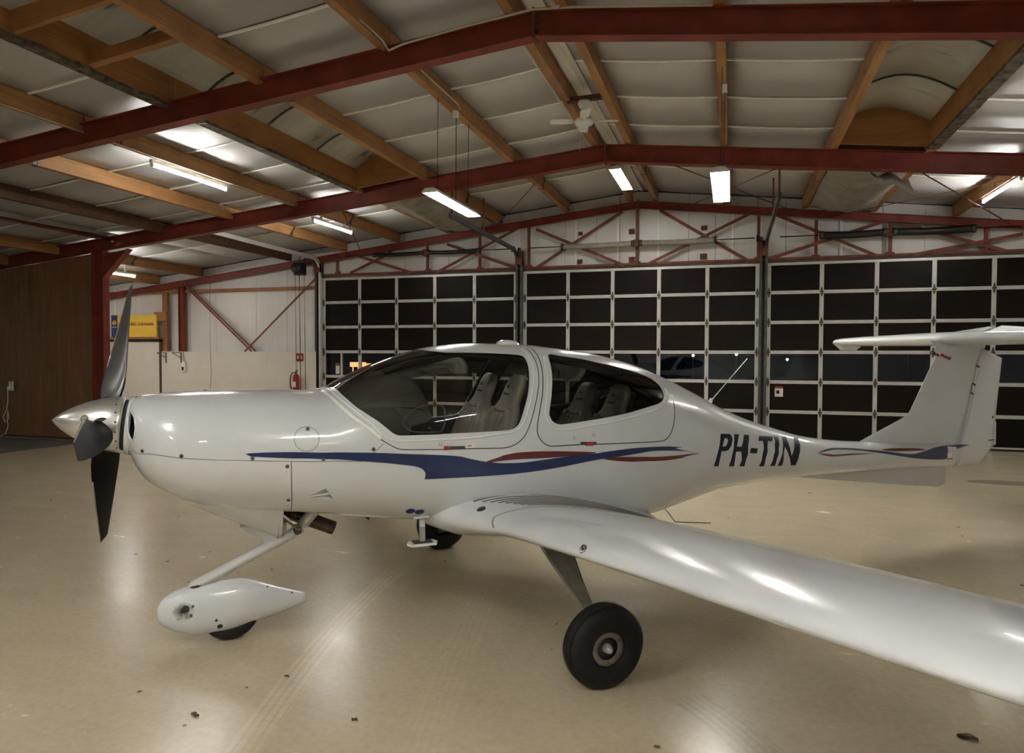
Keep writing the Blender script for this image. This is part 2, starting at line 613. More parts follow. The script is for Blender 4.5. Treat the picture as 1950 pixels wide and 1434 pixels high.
# ceiling: foil faced panels between the purlins, cream joint strips across
XB = [-17.2, -15.0, -13.55, -12.1, -10.8, -9.19, -7.75, -6.4, -5.13, -3.55, -2.14, -1.96, -1.62, -0.14, 1.40, 2.65, 4.1, 5.6, 7.1, 8.7]
YJ = [4.9 + 1.222 * i for i in range(9)]
YJ[-1] = 15.62
ceil = thing('ceiling', 'pitched roof lined with grey foil faced panels', 'ceiling', (XR, 10, 5.42), kind='structure')
SKY = {7: (-6.4, -5.13), 14: (1.40, 2.65)}
for i in range(len(XB) - 1):
    x0, x1 = XB[i], XB[i + 1]
    if i in SKY: continue
    n = 4
    for j in range(len(YJ) - 1):
        y0, y1 = YJ[j] + 0.004, YJ[j + 1] - 0.004
        vs = []
        sag = 0.018 * random.uniform(0.4, 1.2) * (x1 - x0 > 1)
        for k in range(n + 1):
            q = k / n
            x = x0 + (x1 - x0) * q
            d = sag * 4 * q * (1 - q)
            for y in (y0, (y0 + y1) / 2, y1):
                vs.append((x, y, zroof(x) - d - (0.006 if y not in (y0, y1) else 0)))
            for y in (y0, y1):
                vs.append((x, y, zroof(x) + 0.06))
        fs = []
        for k in range(n):
            a, b_ = k * 5, (k + 1) * 5
            fs += [(a, b_, b_ + 1, a + 1), (a + 1, b_ + 1, b_ + 2, a + 2), (a + 3, a + 4, b_ + 4, b_ + 3), (a, a + 3, b_ + 3, b_), (a + 2, b_ + 2, b_ + 4, a + 4)]
        fs += [(0, 1, 2, 4, 3), (n * 5, n * 5 + 3, n * 5 + 4, n * 5 + 2, n * 5 + 1)]
        m_ = MB().add(vs, fs, True)
        m_.sm = [True, True, False, False, False] * n + [False, False]
        m_.build('ceiling_panel', M['ceiling'], ceil, fix=False)
    if x1 - x0 < 0.25: continue
    for j in range(1, len(YJ) - 1):
        m_ = MB()
        pts = [(x0 + (x1 - x0) * q, YJ[j], zroof(x0 + (x1 - x0) * q) - 0.010 - 0.014 * 4 * q * (1 - q) * (x1 - x0 > 1)) for q in (0, .25, .5, .75, 1)]
        for a, b_ in zip(pts, pts[1:]):
            m_.bar(a, b_, 0.038, 0.016)
        m_.build('joint_strip', M['strip'], ceil)
# the roof behind the camera (never in view) is one plain slab each side
for sx, x0, x1 in ((0, XL, XR), (1, XR, XRT)):
    m_ = MB()
    vs = [(x0, YB, zroof(x0)), (x1, YB, zroof(x1)), (x1, YJ[0], zroof(x1)), (x0, YJ[0], zroof(x0))]
    vs += [(a, b_, c_ + 0.06) for a, b_, c_ in vs]
    m_.add(vs, [(0, 1, 2, 3), (4, 7, 6, 5), (0, 4, 5, 1), (1, 5, 6, 2), (2, 6, 7, 3), (3, 7, 4, 0)])
    m_.build('roof_slab', M['ceiling'], ceil)
# arched skylights
for i, (x0, x1) in SKY.items():
    for (ya, yb) in ((4.9, 11.12), (11.5, 15.3)):
        sk = thing('skylight', 'arched dirty skylight sheet %s, %s' % ('left of the ridge' if x0 < XR else 'right of the ridge', 'in front of the second steel frame' if ya < 11 else 'close to the door wall'),
                   'skylight', ((x0 + x1) / 2, (ya + yb) / 2, zroof((x0 + x1) / 2)), kind='structure')
        n = 10
        nseg = max(2, round((yb - ya) / 1.2))
        for j in range(nseg):
            y0 = ya + (yb - ya) * j / nseg
            y1 = ya + (yb - ya) * (j + 1) / nseg
            rings = []
            for y in (y0, y1):
                ring = []
                for k in range(n + 1):
                    q = k / n
                    x = x0 + (x1 - x0) * q
                    ring.append(Vector((x, y, zroof(x) + 0.10 + 0.22 * math.sin(PI * q))))
                for k in range(n, -1, -1):
                    q = k / n
                    x = x0 + (x1 - x0) * q
                    ring.append(Vector((x, y, zroof(x) + 0.112 + 0.222 * math.sin(PI * q))))
                rings.append(ring)
            MB().loft(rings).build('skylight_sheet', M['skylight'], sk)
            if j:
                m_ = MB()
                pts = [(x0 + (x1 - x0) * k / n, y0, zroof(x0 + (x1 - x0) * k / n) + 0.09 + 0.22 * math.sin(PI * k / n)) for k in range(n + 1)]
                m_.tube(pts, 0.014, 5)
                m_.build('skylight_rib', M['alu_dark'], sk)
        for yy in (ya, yb):
            m_ = MB()
            lo_ = [(x0, zroof(x0) - .20), (x1, zroof(x1) - .20)]
            hi_ = [(x0 + (x1 - x0) * k / n, zroof(x0 + (x1 - x0) * k / n) + 0.112 + 0.222 * math.sin(PI * k / n)) for k in range(n, -1, -1)]
            pl_ = lo_ + hi_
            nn = len(pl_)
            m_.add([(x, yy - .025, z) for x, z in pl_] + [(x, yy + .025, z) for x, z in pl_], [tuple(range(nn)), tuple(range(2 * nn - 1, nn - 1, -1))] + [(i, (i + 1) % nn, (i + 1) % nn + nn, i + nn) for i in range(nn)])
            m_.build('end_board', M['timber_x'], sk)
        for xx in (x0, x1):
            MB().bar((xx, ya, zroof(xx) + 0.05), (xx, yb, zroof(xx) + 0.05), 0.03, 0.12).build('curb', M['alu_dark'], sk)
        if x0 < XR and ya < 11:
            MB().bar((x0, 5.72, zroof(x0) - 0.12), (x1, 5.72, zroof(x1) - 0.12), 0.09, 0.12).build('cross_batten', M['timber_x'], sk)

# purlins
PUR = [(-15.0, 0, 'fourth'), (-13.55, 0, ''), (-12.1, 2, ''), (-10.8, 1, ''), (-9.19, 0, ''), (-7.75, 0, ''), (-6.4, 3, ''), (-5.13, 0, ''), (-3.55, 0, ''), (-2.14, 0, ''),
       (-1.60, 0, ''), (-0.14, 0, ''), (1.40, 0, ''), (2.65, 3, ''), (4.1, 0, ''), (5.6, 0, ''), (7.1, 0, '')]
PNAME = {-15.0: 'timber roof purlin far left behind the plywood wall', -13.55: 'timber roof purlin behind the red column carrying the far left tube light', -12.1: 'red steel eaves tube above the left column',
         -10.8: 'dark stained roof purlin next to the red eaves tube', -9.19: 'pale timber purlin between the dark purlin and the leftmost long tube light',
         -7.75: 'timber purlin carrying the leftmost long tube light and a conduit', -6.4: 'deep glued timber beam with mouldy underside left of the ridge',
         -5.13: 'rough edged timber purlin on the ridge side of the left skylight', -3.55: 'timber purlin carrying the hanging lamp cords left of the fan',
         -2.14: 'rough timber purlin just left of the ridge, carrying the fan board', -1.60: 'timber purlin just right of the ridge beside the fan',
         -0.14: 'timber purlin that carries the hanging lamp right of the fan', 1.40: 'timber purlin on the ridge side of the right skylight',
         2.65: 'deep glued timber beam with peeling edge right of the ridge', 4.1: 'timber purlin carrying the rightmost tube light',
         5.6: 'timber purlin second from the right wall', 7.1: 'timber purlin nearest the right wall'}
for x, kind, _ in PUR:
    zb = zroof(x, 5.20)
    root = thing('roof_purlin', PNAME[x], 'purlin', (x, 10, zb), group='roof purlins along the hangar', kind='structure')
    y0, y1 = 2.9, 15.6
    if kind == 2:
        MB().tube([(x, y0, zb + 0.09), (x, 11.45, zb + 0.09)], 0.055, 12).build('steel_tube', M['steel_red'], root)
        continue
    w, hgt = (0.10, 0.215) if kind != 3 else (0.13, 0.40)
    mt = M['timber'] if kind == 0 else M['timber_dark'] if kind == 1 else M['glulam']
    # lengths butt at the frames
    ys = [y0, 6.85, 11.38, y1]
    for a, b_ in zip(ys, ys[1:]):
        c = MB()
        poly = [(-w / 2, 0), (w / 2, 0), (w / 2, hgt), (-w / 2, hgt)]
        c.extrude([(q[0], q[1]) for q in poly], (x, a + .005, zb), (x, b_ - .005, zb))
        c.build('timber_length', mt, root)
        for yy in (a + 0.55 if a < 7 else a + 1.9,):
            s_ = MB()
            s_.box((x, yy, zb + 0.05), (w + 0.012, 0.035, 0.11))
            s_.bar((x + w / 2 + .008, yy - .09, zb + 0.0), (x + w / 2 + .008, yy + .09, zb + 0.2), 0.008, 0.03)
            s_.build('joist_strap', M['alu_dark'], root)
    if kind == 3:
        rng = random.Random(int(abs(x) * 10))
        for (a, b_) in ((3.0, 7.0), (7.2, 11.2)):
            c = MB()
            yy = a
            prev = None
            rings = []
            while yy < b_:
                e = rng.uniform(0.0, 0.025)
                rings.append([Vector((x - w / 2 - .012, yy, zb - 0.004)), Vector((x + w / 2 + e * .4, yy, zb - 0.004)), Vector((x + w / 2 + .006, yy, zb + 0.02 + e)), Vector((x - w / 2 - .012, yy, zb + 0.03))])
                yy += rng.uniform(.06, .14)
            c.loft(rings, smooth=False)
            c.build('mouldy_edge', M['mould'], root)
# ridge capping
mb = MB()
for s_ in (-1, 1):
    mb.bar((XR + s_ * .05, 4.9, 5.395), (XR + s_ * .05, 15.55, 5.395), 0.10, 0.01, up=(s_ * .3, 0, 1))
props(mb.build('ridge_cap', M['offwhite']), 'pale metal ridge capping strip under the roof apex', 'trim', kind='structure')


# portal frames (red I-beams)
def ibeam(d, bf, tf=0.012, tw=0.008):
    return [(-bf / 2, 0), (bf / 2, 0), (bf / 2, tf), (tw / 2, tf), (tw / 2, d - tf), (bf / 2, d - tf), (bf / 2, d), (-bf / 2, d), (-bf / 2, d - tf), (-tw / 2, d - tf), (-tw / 2, tf), (-bf / 2, tf)]


def portal(y, zb, depth, bf, label, xl, xr, cols=True, XR=XR, sll=SL, slr=SL):
    root = thing('portal_frame', label, 'steel frame', (XR, y, 0), kind='structure')
    zl = zb - sll * (XR - xl)
    zr = zb - slr * (xr - XR)
    P = ibeam(depth, bf)
    MB().extrude(P, (xl, y, zl), (XR, y, zb)).build('rafter', M['steel_red'], root)
    MB().extrude(P, (XR, y, zb), (xr, y, zr)).build('rafter', M['steel_red'], root)
    MB().box((XR, y, zb + depth / 2), (0.028, bf + 0.01, depth + 0.03)).build('apex_plate', M['steel_red_dull'], root)
    bolt = MB().lathe([(0.0, 0.014), (0.014, 0.014), (0.014, 0), (0.0, 0)], (0, 0, 0), (1, 0, 0), 6, False).mesh('bolt', M['alu_dark'])
    for s_ in (-1, 1):
        for k in range(4):
            inst('bolt', bolt, root, Matrix.Translation((XR + s_ * 0.014, y - bf * .3, zb + depth * (0.12 + .25 * k))) @ Matrix.Rotation(0 if s_ > 0 else PI, 4, 'Z'))
    if cols:
        for cx in (-12.42, 8.45):
            zt = zb - (sll if cx < XR else slr) * abs(cx - XR)
            Pc = ibeam(0.30, 0.16, 0.014, 0.01)
            m_ = MB()
            m_.extrude([(a, b_ - .15) for a, b_ in Pc], (cx, y, 0), (cx, y, zt + 0.02), up=(1, 0, 0))
            m_.build('column', M['steel_red'], root)
            s_ = 1 if cx < XR else -1
            m_ = MB()
            m_.add([(cx + s_ * .15, y - .006, zt - 0.02), (cx + s_ * .15, y + .006, zt - .02), (cx + s_ * .15, y - .006, zt - .5), (cx + s_ * .15, y + .006, zt - .5), (cx + s_ * .75, y - .006, zt + .05), (cx + s_ * .75, y + .006, zt + .05)],
                   [(0, 2, 4), (1, 5, 3), (0, 1, 3, 2), (2, 3, 5, 4), (4, 5, 1, 0)])
            m_.build('haunch_web', M['steel_red'], root)
            m_ = MB()
            m_.bar((cx + s_ * .16, y, zt - .5), (cx + s_ * .77, y, zt + .045), bf, 0.012)
            m_.build('haunch_flange', M['steel_red'], root)
    return root


portal(6.85, 4.935, 0.262, 0.15, 'nearest red steel roof frame crossing the top of the picture', -12.6, 8.6, False, -1.90, .0985, .124)
f2 = portal(11.38, 4.905, 0.275, 0.15, 'second red steel roof frame, with the column at the plywood wall', XL, 8.6, True, -1.965, .098, .107)
portal(15.47, 4.99, 0.16, 0.09, 'red steel end rafter along the top of the door wall', XL, 8.6, False)
portal(2.85, 5.0, 0.285, 0.15, 'red steel roof frame above and behind the viewer', -12.6, 8.6, False)

# end wall panels
wall = thing('wall_back', 'white sheeted end wall around the three big doors', 'wall', (-4, 15.7, 0), kind='structure')
YW = 15.66
ZD = 3.76
DX0 = [-9.797, -9.797 + 5.2645, -9.797 + 2 * 5.2645]
xs = [-17.2, -16.0, -14.85, -13.98, -13.15, -11.88, -10.95, -9.93]
for a, b_ in zip(xs, xs[1:]):
    m_ = MB()
    z1a, z1b = zroof(a, 5.40), zroof(b_, 5.40)
    m_.add([(a + .004, YW, 0), (b_ - .004, YW, 0), (b_ - .004, YW, z1b), (a + .004, YW, z1a), (a + .004, YW + .06, 0), (b_ - .004, YW + .06, 0), (b_ - .004, YW + .06, z1b), (a + .004, YW + .06, z1a)],
           [(0, 1, 2, 3), (4, 7, 6, 5), (0, 4, 5, 1), (1, 5, 6, 2), (2, 6, 7, 3), (3, 7, 4, 0)])
    m_.build('wall_panel', M['wall'], wall)
xs = [-9.93, -8.75, -7.6, -6.45, -5.3, -4.66, -3.62, -2.9, -2.38, -1.96, -1.55, -0.9, -0.35, .5, 1.05, 2.05, 2.85, 3.6, 4.7, 5.9, 7.2, 8.7]
for a, b_ in zip(xs, xs[1:]):
    z1a, z1b = zroof(a, 5.40), zroof(b_, 5.40)
    zz = ZD if b_ < 5.95 else 0.0
    m_ = MB()
    y0 = YW + random.uniform(0, .008)
    m_.add([(a + .004, y0, zz), (b_ - .004, y0, zz), (b_ - .004, y0, z1b), (a + .004, y0, z1a), (a + .004, y0 + .06, zz), (b_ - .004, y0 + .06, zz), (b_ - .004, y0 + .06, z1b), (a + .004, y0 + .06, z1a)],
           [(0, 1, 2, 3), (4, 7, 6, 5), (0, 4, 5, 1), (1, 5, 6, 2), (2, 6, 7, 3), (3, 7, 4, 0)])
    m_.build('wall_panel', M['wall'], wall)
for x in (-16.55, -16.17, -14.35, -5.62, -3.37, -2.42, -1.54, .0, 2.1):
    m_ = MB()
    z0 = ZD if x > -9.9 else 1.9
    m_.box((x, YW - .012, (z0 + zroof(x, 5.3)) / 2), (0.05, 0.012, zroof(x, 5.3) - z0))
    m_.build('cover_strip', M['strip'], wall)
# backing so nothing outside shows through the panel joints
MB().box((-13.55, YW + .12, 2.4), (7.3, .04, 4.8)).build('outer_sheet', M['black_steel'], wall)
m_ = MB()
m_.add([(-9.9, YW + .10, ZD), (8.7, YW + .10, ZD), (8.7, YW + .10, zroof(8.7) + .05), (XR, YW + .10, 5.5), (-9.9, YW + .10, zroof(-9.9) + .05),
        (-9.9, YW + .14, ZD), (8.7, YW + .14, ZD), (8.7, YW + .14, zroof(8.7) + .05), (XR, YW + .14, 5.5), (-9.9, YW + .14, zroof(-9.9) + .05)],
       [(0, 1, 2, 3, 4), (9, 8, 7, 6, 5), (0, 5, 6, 1)])
m_.build('outer_sheet', M['black_steel'], wall)

# side walls and the wall behind the viewer
for nm, x, lb in (('wall_left', XL - .05, 'grey side wall beyond the plywood partition'), ('wall_right', XRT + .05, 'white sheeted right side wall of the hangar')):
    m_ = MB()
    m_.box((x, (YB + 15.7) / 2, 2.3), (0.1, 15.7 - YB, 4.6))
    props(m_.build(nm, M['wall']), lb, 'wall', kind='structure')
m_ = MB()
m_.box(((XL + XRT) / 2, YB - .05, 2.8), (XRT - XL, 0.1, 5.6))
props(m_.build('wall_front', M['wall']), 'white sheeted wall at the viewer\'s end of the hangar', 'wall', kind='structure')

# plywood partition left of the column
plyw = thing('wall_plywood', 'brown stained plywood partition left of the red column', 'wall', (-14.8, 11.3, 0), kind='structure')
for a, b_ in ((-17.2, -15.96), (-15.96, -14.74), (-14.74, -13.52), (-13.52, -12.58)):
    m_ = MB()
    za, zb_ = 4.90 - .098 * (-1.965 - a), 4.90 - .098 * (-1.965 - b_)
    m_.add([(a + .001, 11.33, 0.03), (b_ - .001, 11.33, .03), (b_ - .001, 11.33, zb_), (a + .001, 11.33, za), (a + .001, 11.35, .03), (b_ - .001, 11.35, .03), (b_ - .001, 11.35, zb_), (a + .001, 11.35, za)],
           [(0, 1, 2, 3), (4, 7, 6, 5), (0, 4, 5, 1), (1, 5, 6, 2), (2, 6, 7, 3), (3, 7, 4, 0)])
    m_.build('plywood_sheet', M['ply'], plyw)
MB().box((-14.89, 11.32, 0.03), (4.6, 0.03, 0.05)).build('sill_plate', M['timber_dark'], plyw)


# ------------------------------------------------------------------ sectional doors
CP, RP = 1.0075, 0.6152
hinge = MB()
hinge.box((0, -.012, 0), (0.05, 0.01, 0.05))
for s_ in (-1, 1):
    hinge.add([(-.026, -.016, s_ * .02), (.026, -.016, s_ * .02), (0.008, -.016, s_ * .095), (-.008, -.016, s_ * .095),
               (-.026, 0, s_ * .02), (.026, 0, s_ * .02), (0.008, 0, s_ * .095), (-.008, 0, s_ * .095)],
              [(0, 1, 2, 3), (0, 4, 5, 1), (1, 5, 6, 2), (2, 6, 7, 3), (3, 7, 4, 0)])
hinge.tube([(-.04, -.022, 0), (.04, -.022, 0)], .012, 6)
HINGE = hinge.mesh('hinge', M['alu_dark'])
panel = MB().box((0, 0, 0), (CP - .082, 0.02, RP - .058))
PANEL = panel.mesh('infill_panel', M['dark_panel'])
PANE = MB().box((0, 0, 0), (CP - .082, 0.008, RP - .058)).mesh('window_pane', M['pane'])
STILE = MB().box((0, 0, 0), (.078, 0.045, RP - .004)).mesh('stile', M['alu'])
RAIL = MB().box((0, 0, 0), (5 * CP + .07, 0.05, .033)).mesh('rail', M['alu'])
TOPRAIL = MB().box((0, 0, 0), (5 * CP + .07, 0.05, .055)).mesh('top_rail', M['alu'])
DLAB = ['leftmost large sectional door with dark infill panels', 'middle large sectional door behind the cockpit canopy', 'right large sectional door behind the airplane tail']
for d in range(3):
    x0 = DX0[d]
    xc = x0 + 2.5 * CP
    root = thing('door_%d' % (d + 1), DLAB[d], 'door', (xc, YD, 0), kind='structure')
    zt = 6 * RP + .038
    for r in range(6):
        zc = zt - (r + .5) * RP
        for c in range(5):
            xx = x0 + (c + .5) * CP
            if r == 3:
                inst('window_pane', PANE, root, Matrix.Translation((xx, YD + .005, zc)))
            else:
                inst('infill_panel', PANEL, root, Matrix.Translation((xx, YD + .008, zc)))
        for c in range(6):
            st = inst('stile', STILE, root, Matrix.Translation((x0 + c * CP, YD, zc)))
            if r:
                o = bpy.data.objects.new('hinge', HINGE)
                link(o, st)
                o.location = (0, -.024, RP / 2)
        # section rails (upper and lower edge of every section)
        inst('rail', RAIL if r else TOPRAIL, root, Matrix.Translation((xc, YD - .003, zt - r * RP - (.0175 if r else .028))))
        inst('rail', RAIL, root, Matrix.Translation((xc, YD - .003, zt - (r + 1) * RP + .0175)))
    MB().box((xc, YD, .02), (5 * CP + .06, .06, .036)).build('bottom_seal', M['rubber'], root)

# vertical tracks and posts between the doors, with the curved overhead rails
TR = [(-9.91, 'beside the leftmost door', -9.9), (-4.646, 'between the left and middle doors', -4.62), (0.618, 'between the middle and right doors', 0.66), (5.88, 'right of the right door', 5.85)]
for i, (x, lb, xr_) in enumerate(TR):
    root = thing('door_track', 'dark steel door track ' + lb, 'door track', (x, YD - .08, 0), group='door tracks on the end wall')
    MB().box((x, YD + .03, 2.1), (0.13, 0.05, 4.2)).build('post', M['black_steel'], root)
    for s_ in (-1, 1):
        pts = [(x + s_ * .055, YD - .09, 0.02), (x + s_ * .055, YD - .09, 3.86)]
        pts += [Vector(q) + Vector((0, 0, 0)) for q in arc((x + s_ * .055, YD - .44, 3.86), .35, .25, 1.25, 5)]
        pts += [(x + s_ * .055, YD - .75, 4.20), (x + s_ * .055, 11.45, 4.235)] if (i in (0, 1) and s_ == (1 if i == 0 else -1)) or i == 2 and s_ > 0 else []
        m_ = MB()
        for a, b_ in zip(pts, pts[1:]):
            m_.bar(a, b_, 0.05, 0.085, up=(0, 0.3, 1) if abs(Vector(b_).z - Vector(a).z) < 1 else (0, 1, 0))
        m_.build('rail', M['alu_dark'] if s_ < 0 or i != 0 else M['alu'], root)
    m_ = MB()
    m_.box((x, YD - .10, 4.02), (0.16, 0.12, 0.30))
    m_.build('bearing_bracket', M['steel_red_dull'], root)
    MB().lathe([(0, -.03), (.07, -.03), (.07, -.02), (.05, -.012), (.05, .012), (.07, .02), (.07, .03), (0, .03)], (x - .12, YD - .20, 4.22), (1, 0, 0), 16).build('cable_drum', M['black_steel'], root)
    if i in (1, 2):
        for k, yy in enumerate((11.55, 13.2)):
            MB().bar((x + (.055 if i == 2 else -.055), yy, 4.26), (x + (.055 if i == 2 else -.055), yy, zroof(x, 5.2)), 0.03, 0.03, up=(0, 1, 0)).build('hanger', M['steel_red_dull'], root)

# torsion springs over the doors
def spring(xa, xm, xb, mat, label, rad):
    y, z = YD - .16, 4.235
    root = thing('torsion_spring', label, 'torsion spring', (xm, y, z - rad))
    MB().tube([(xa - .78, y, z), (xb + .78, y, z)], 0.013, 8).build('shaft', M['black_steel'], root)
    for a, b_ in ((xa, xm - .09), (xm + .09, xb)):
        m_ = MB()
        n = int((b_ - a) / .022)
        pts, rs = [], []
        for k in range(n * 2 + 1):
            q = k / (n * 2)
            pts.append((a + (b_ - a) * q, y, z - .018 * math.sin(PI * q)))
            rs.append(rad * (1.0 if k % 2 else .93))
        m_.tube(pts, rs, 12)
        m_.build('coil', mat, root)
        for e in (a, b_):
            MB().lathe([(0, -.03), (rad * 1.12, -.03), (rad * 1.12, .03), (0, .03)], (e, y, z), (1, 0, 0), 14).build('winding_cone', M['alu_dark'], root)
    MB().box((xm, y + .02, z), (0.10, 0.12, 0.16)).build('centre_bracket', M['rust'], root)


spring(-3.62, -1.98, -.345, M['spring_grey'], 'grey torsion spring pair above the middle door', .062)
spring(1.70, 2.93, 4.36, M['black_plastic'], 'black ribbed torsion spring pair above the right door', .075)
spring(-8.32, -6.95, -5.62, M['black_steel'], 'black torsion spring pair above the leftmost door', .05)

# lattice bracing above the doors
yb = YD - .06
brace = [(-9.38, 3.80, -9.38, 4.25), (-6.942, 3.78, -6.942, 4.40), (-5.616, 3.78, -5.616, 4.56), (-4.43, 3.78, -4.43, 4.72), (-1.985, 3.78, -1.985, 4.98), (.515, 3.78, .515, 4.70), (1.615, 3.78, 1.615, 4.56), (2.965, 3.78, 2.965, 4.46), (4.6, 3.78, 4.6, 4.25)]
diag = [(-8.79, 4.24, -7.31, 3.77), (-9.01, 3.82, -7.87, 4.29), (-6.70, 3.76, -4.70, 4.70), (-6.43, 4.42, -4.69, 3.79), (-2.30, 4.95, -4.25, 3.79), (-4.25, 4.66, -2.25, 3.77), (-1.50, 4.93, .32, 3.78), (-1.75, 3.78, .40, 4.78),
        (.85, 4.70, 2.72, 3.79), (.78, 3.82, 2.88, 4.47), (3.36, 3.78, 5.19, 4.10), (3.1, 4.42, 4.9, 3.80)]
for k, (xa, za, xb, zb_) in enumerate(brace):
    m_ = MB()
    m_.bar((xa, yb, za), (xb, yb, zb_), 0.06, 0.05, up=(0, 1, 0))
    m_.box((xa, yb + .012, za + .03), (.16, .012, .10))
    o = m_.build('bracing_post', M['steel_red_dull'])
    props(o, 'rust red lattice post above the doors, %s of nine from the left' % ['first', 'second', 'third', 'fourth', 'fifth', 'sixth', 'seventh', 'eighth', 'ninth'][k], 'brace', 'lattice bracing over the doors', 'structure')
for k, (xa, za, xb, zb_) in enumerate(diag):
    m_ = MB()
    m_.bar((xa, yb - .035 - .004 * (k % 2), za), (xb, yb - .035 - .004 * (k % 2), zb_), 0.065, 0.006, up=(0, 1, 0))
    m_.bar((xa, yb - .01 - .004 * (k % 2), za + .03), (xb, yb - .01 - .004 * (k % 2), zb_ + .03), 0.006, 0.05, up=(0, 1, 0))
    o = m_.build('bracing_diagonal', M['steel_red_dull'])
    props(o, 'rust red diagonal brace above the %s, %s of that door\'s four' % (['leftmost door', 'middle door', 'right door'][k // 4], ['first', 'second', 'third', 'fourth'][k % 4]), 'brace', 'lattice bracing over the doors', 'structure')
m_ = MB()
m_.box((-2.0, YD - .03, 3.80), (15.9, .10, .05))
props(m_.build('trim_1', M['steel_red_dull']), 'dark red steel lintel along the tops of the doors', 'trim', kind='structure')
for k, (x, z, s_) in enumerate(((-3.263, 4.544, .09), (-2.115, 4.533, .13), (-3.272, 3.917, .11), (-2.11, 3.919, .13), (-.585, 4.533, .11), (-.589, 3.927, .14))):
    m_ = MB()
    m_.box((x, YW - .02, z), (s_, .03, s_ * .85))
    m_.lathe([(0, .02), (.015, .02), (.015, 0)], (x, YW - .035, z), (0, -1, 0), 6, False)
    props(m_.build('rust_plate', M['rust']), 'square rusty plate on the gable wall, %s' % ['upper left of the grey spring', 'upper one beside the ridge post', 'lower left under the grey spring', 'lower one beside the ridge post', 'upper right above the grey spring', 'lower right under the grey spring'][k], 'wall plate', 'rusty plates on the gable')
# ------------------------------------------------------------------ airplane
plane = thing('airplane', 'white single engine airplane with T-tail and blue and red stripes', 'airplane', (-1.593, 4.8626, 0), math.radians(40))
OFF[plane.name] = Vector((0, 0, 0))     # parts are modelled in the airplane's own axes: x aft, y starboard, z up

M['skin'] = plain('gloss_white_paint', (0.68, 0.70, 0.715), 0.22, 0, 0.02, 2.0, 0.5, 0.6)
M['skin_grey'] = plain('matt_white_paint', (0.58, 0.58, 0.57), 0.4, 0, 0.05, 3.0)
M['gap'] = plain('dark_panel_gap', (0.03, 0.028, 0.025), 0.7)
M['gap_soft'] = plain('grey_panel_joint', (0.25, 0.25, 0.24), 0.6)
M['bead'] = plain('white_window_bead', (0.85, 0.85, 0.83), 0.2, 0, 0.02, 2, 0.5, 0.6)  # brighter white for small trim parts and for painted edge highlights
M['blue'] = plain('dark_blue_paint', (0.004, 0.018, 0.088), 0.3, 0, 0.12, 4, 0.5, 0.5)
M['maroon'] = plain('dark_red_paint', (0.115, 0.016, 0.011), 0.3, 0, 0.12, 4, 0.5, 0.5)
M['letter'] = plain('navy_lettering', (0.003, 0.007, 0.022), 0.4, 0, 0.2, 4, 0.35, 0.0)
M['lining'] = plain('dark_cabin_lining', (0.030, 0.028, 0.025), 0.8)
M['leather'] = plain('grey_leather', (0.42, 0.40, 0.37), 0.45, 0, 0.08, 12)
M['leather_dark'] = plain('dark_leather', (0.04, 0.037, 0.033), 0.5)
M['hood'] = plain('grey_vinyl_hood', (0.085, 0.08, 0.07), 0.6)
M['spinner'] = plain('silver_spinner', (0.62, 0.61, 0.59), 0.28, 0.75, 0.05, 6)
M['blade'] = plain('satin_black_blade', (0.006, 0.006, 0.0065), 0.5, 0.0, 0.15, 6, 0.10, 0.0)
M['blade_front'] = plain('grey_blade_front', (0.10, 0.10, 0.098), 0.3, 0.3, 0.1, 6, 0.5, 0.0)
M['blade_edge'] = plain('steel_leading_edge', (0.45, 0.44, 0.42), 0.3, 0.9)
M['exhaust'] = plain('burnt_exhaust_pipe', (0.10, 0.075, 0.06), 0.45, 0.8, 0.4, 14)
M['steel_leg'] = plain('worn_steel_leaf', (0.30, 0.29, 0.26), 0.4, 0.7, 0.25, 9)
M['hub'] = plain('wheel_hub_alloy', (0.22, 0.20, 0.17), 0.55, 0.5, 0.3, 25)
M['walk'] = plain('grip_strip', (0.15, 0.135, 0.115), 0.85)

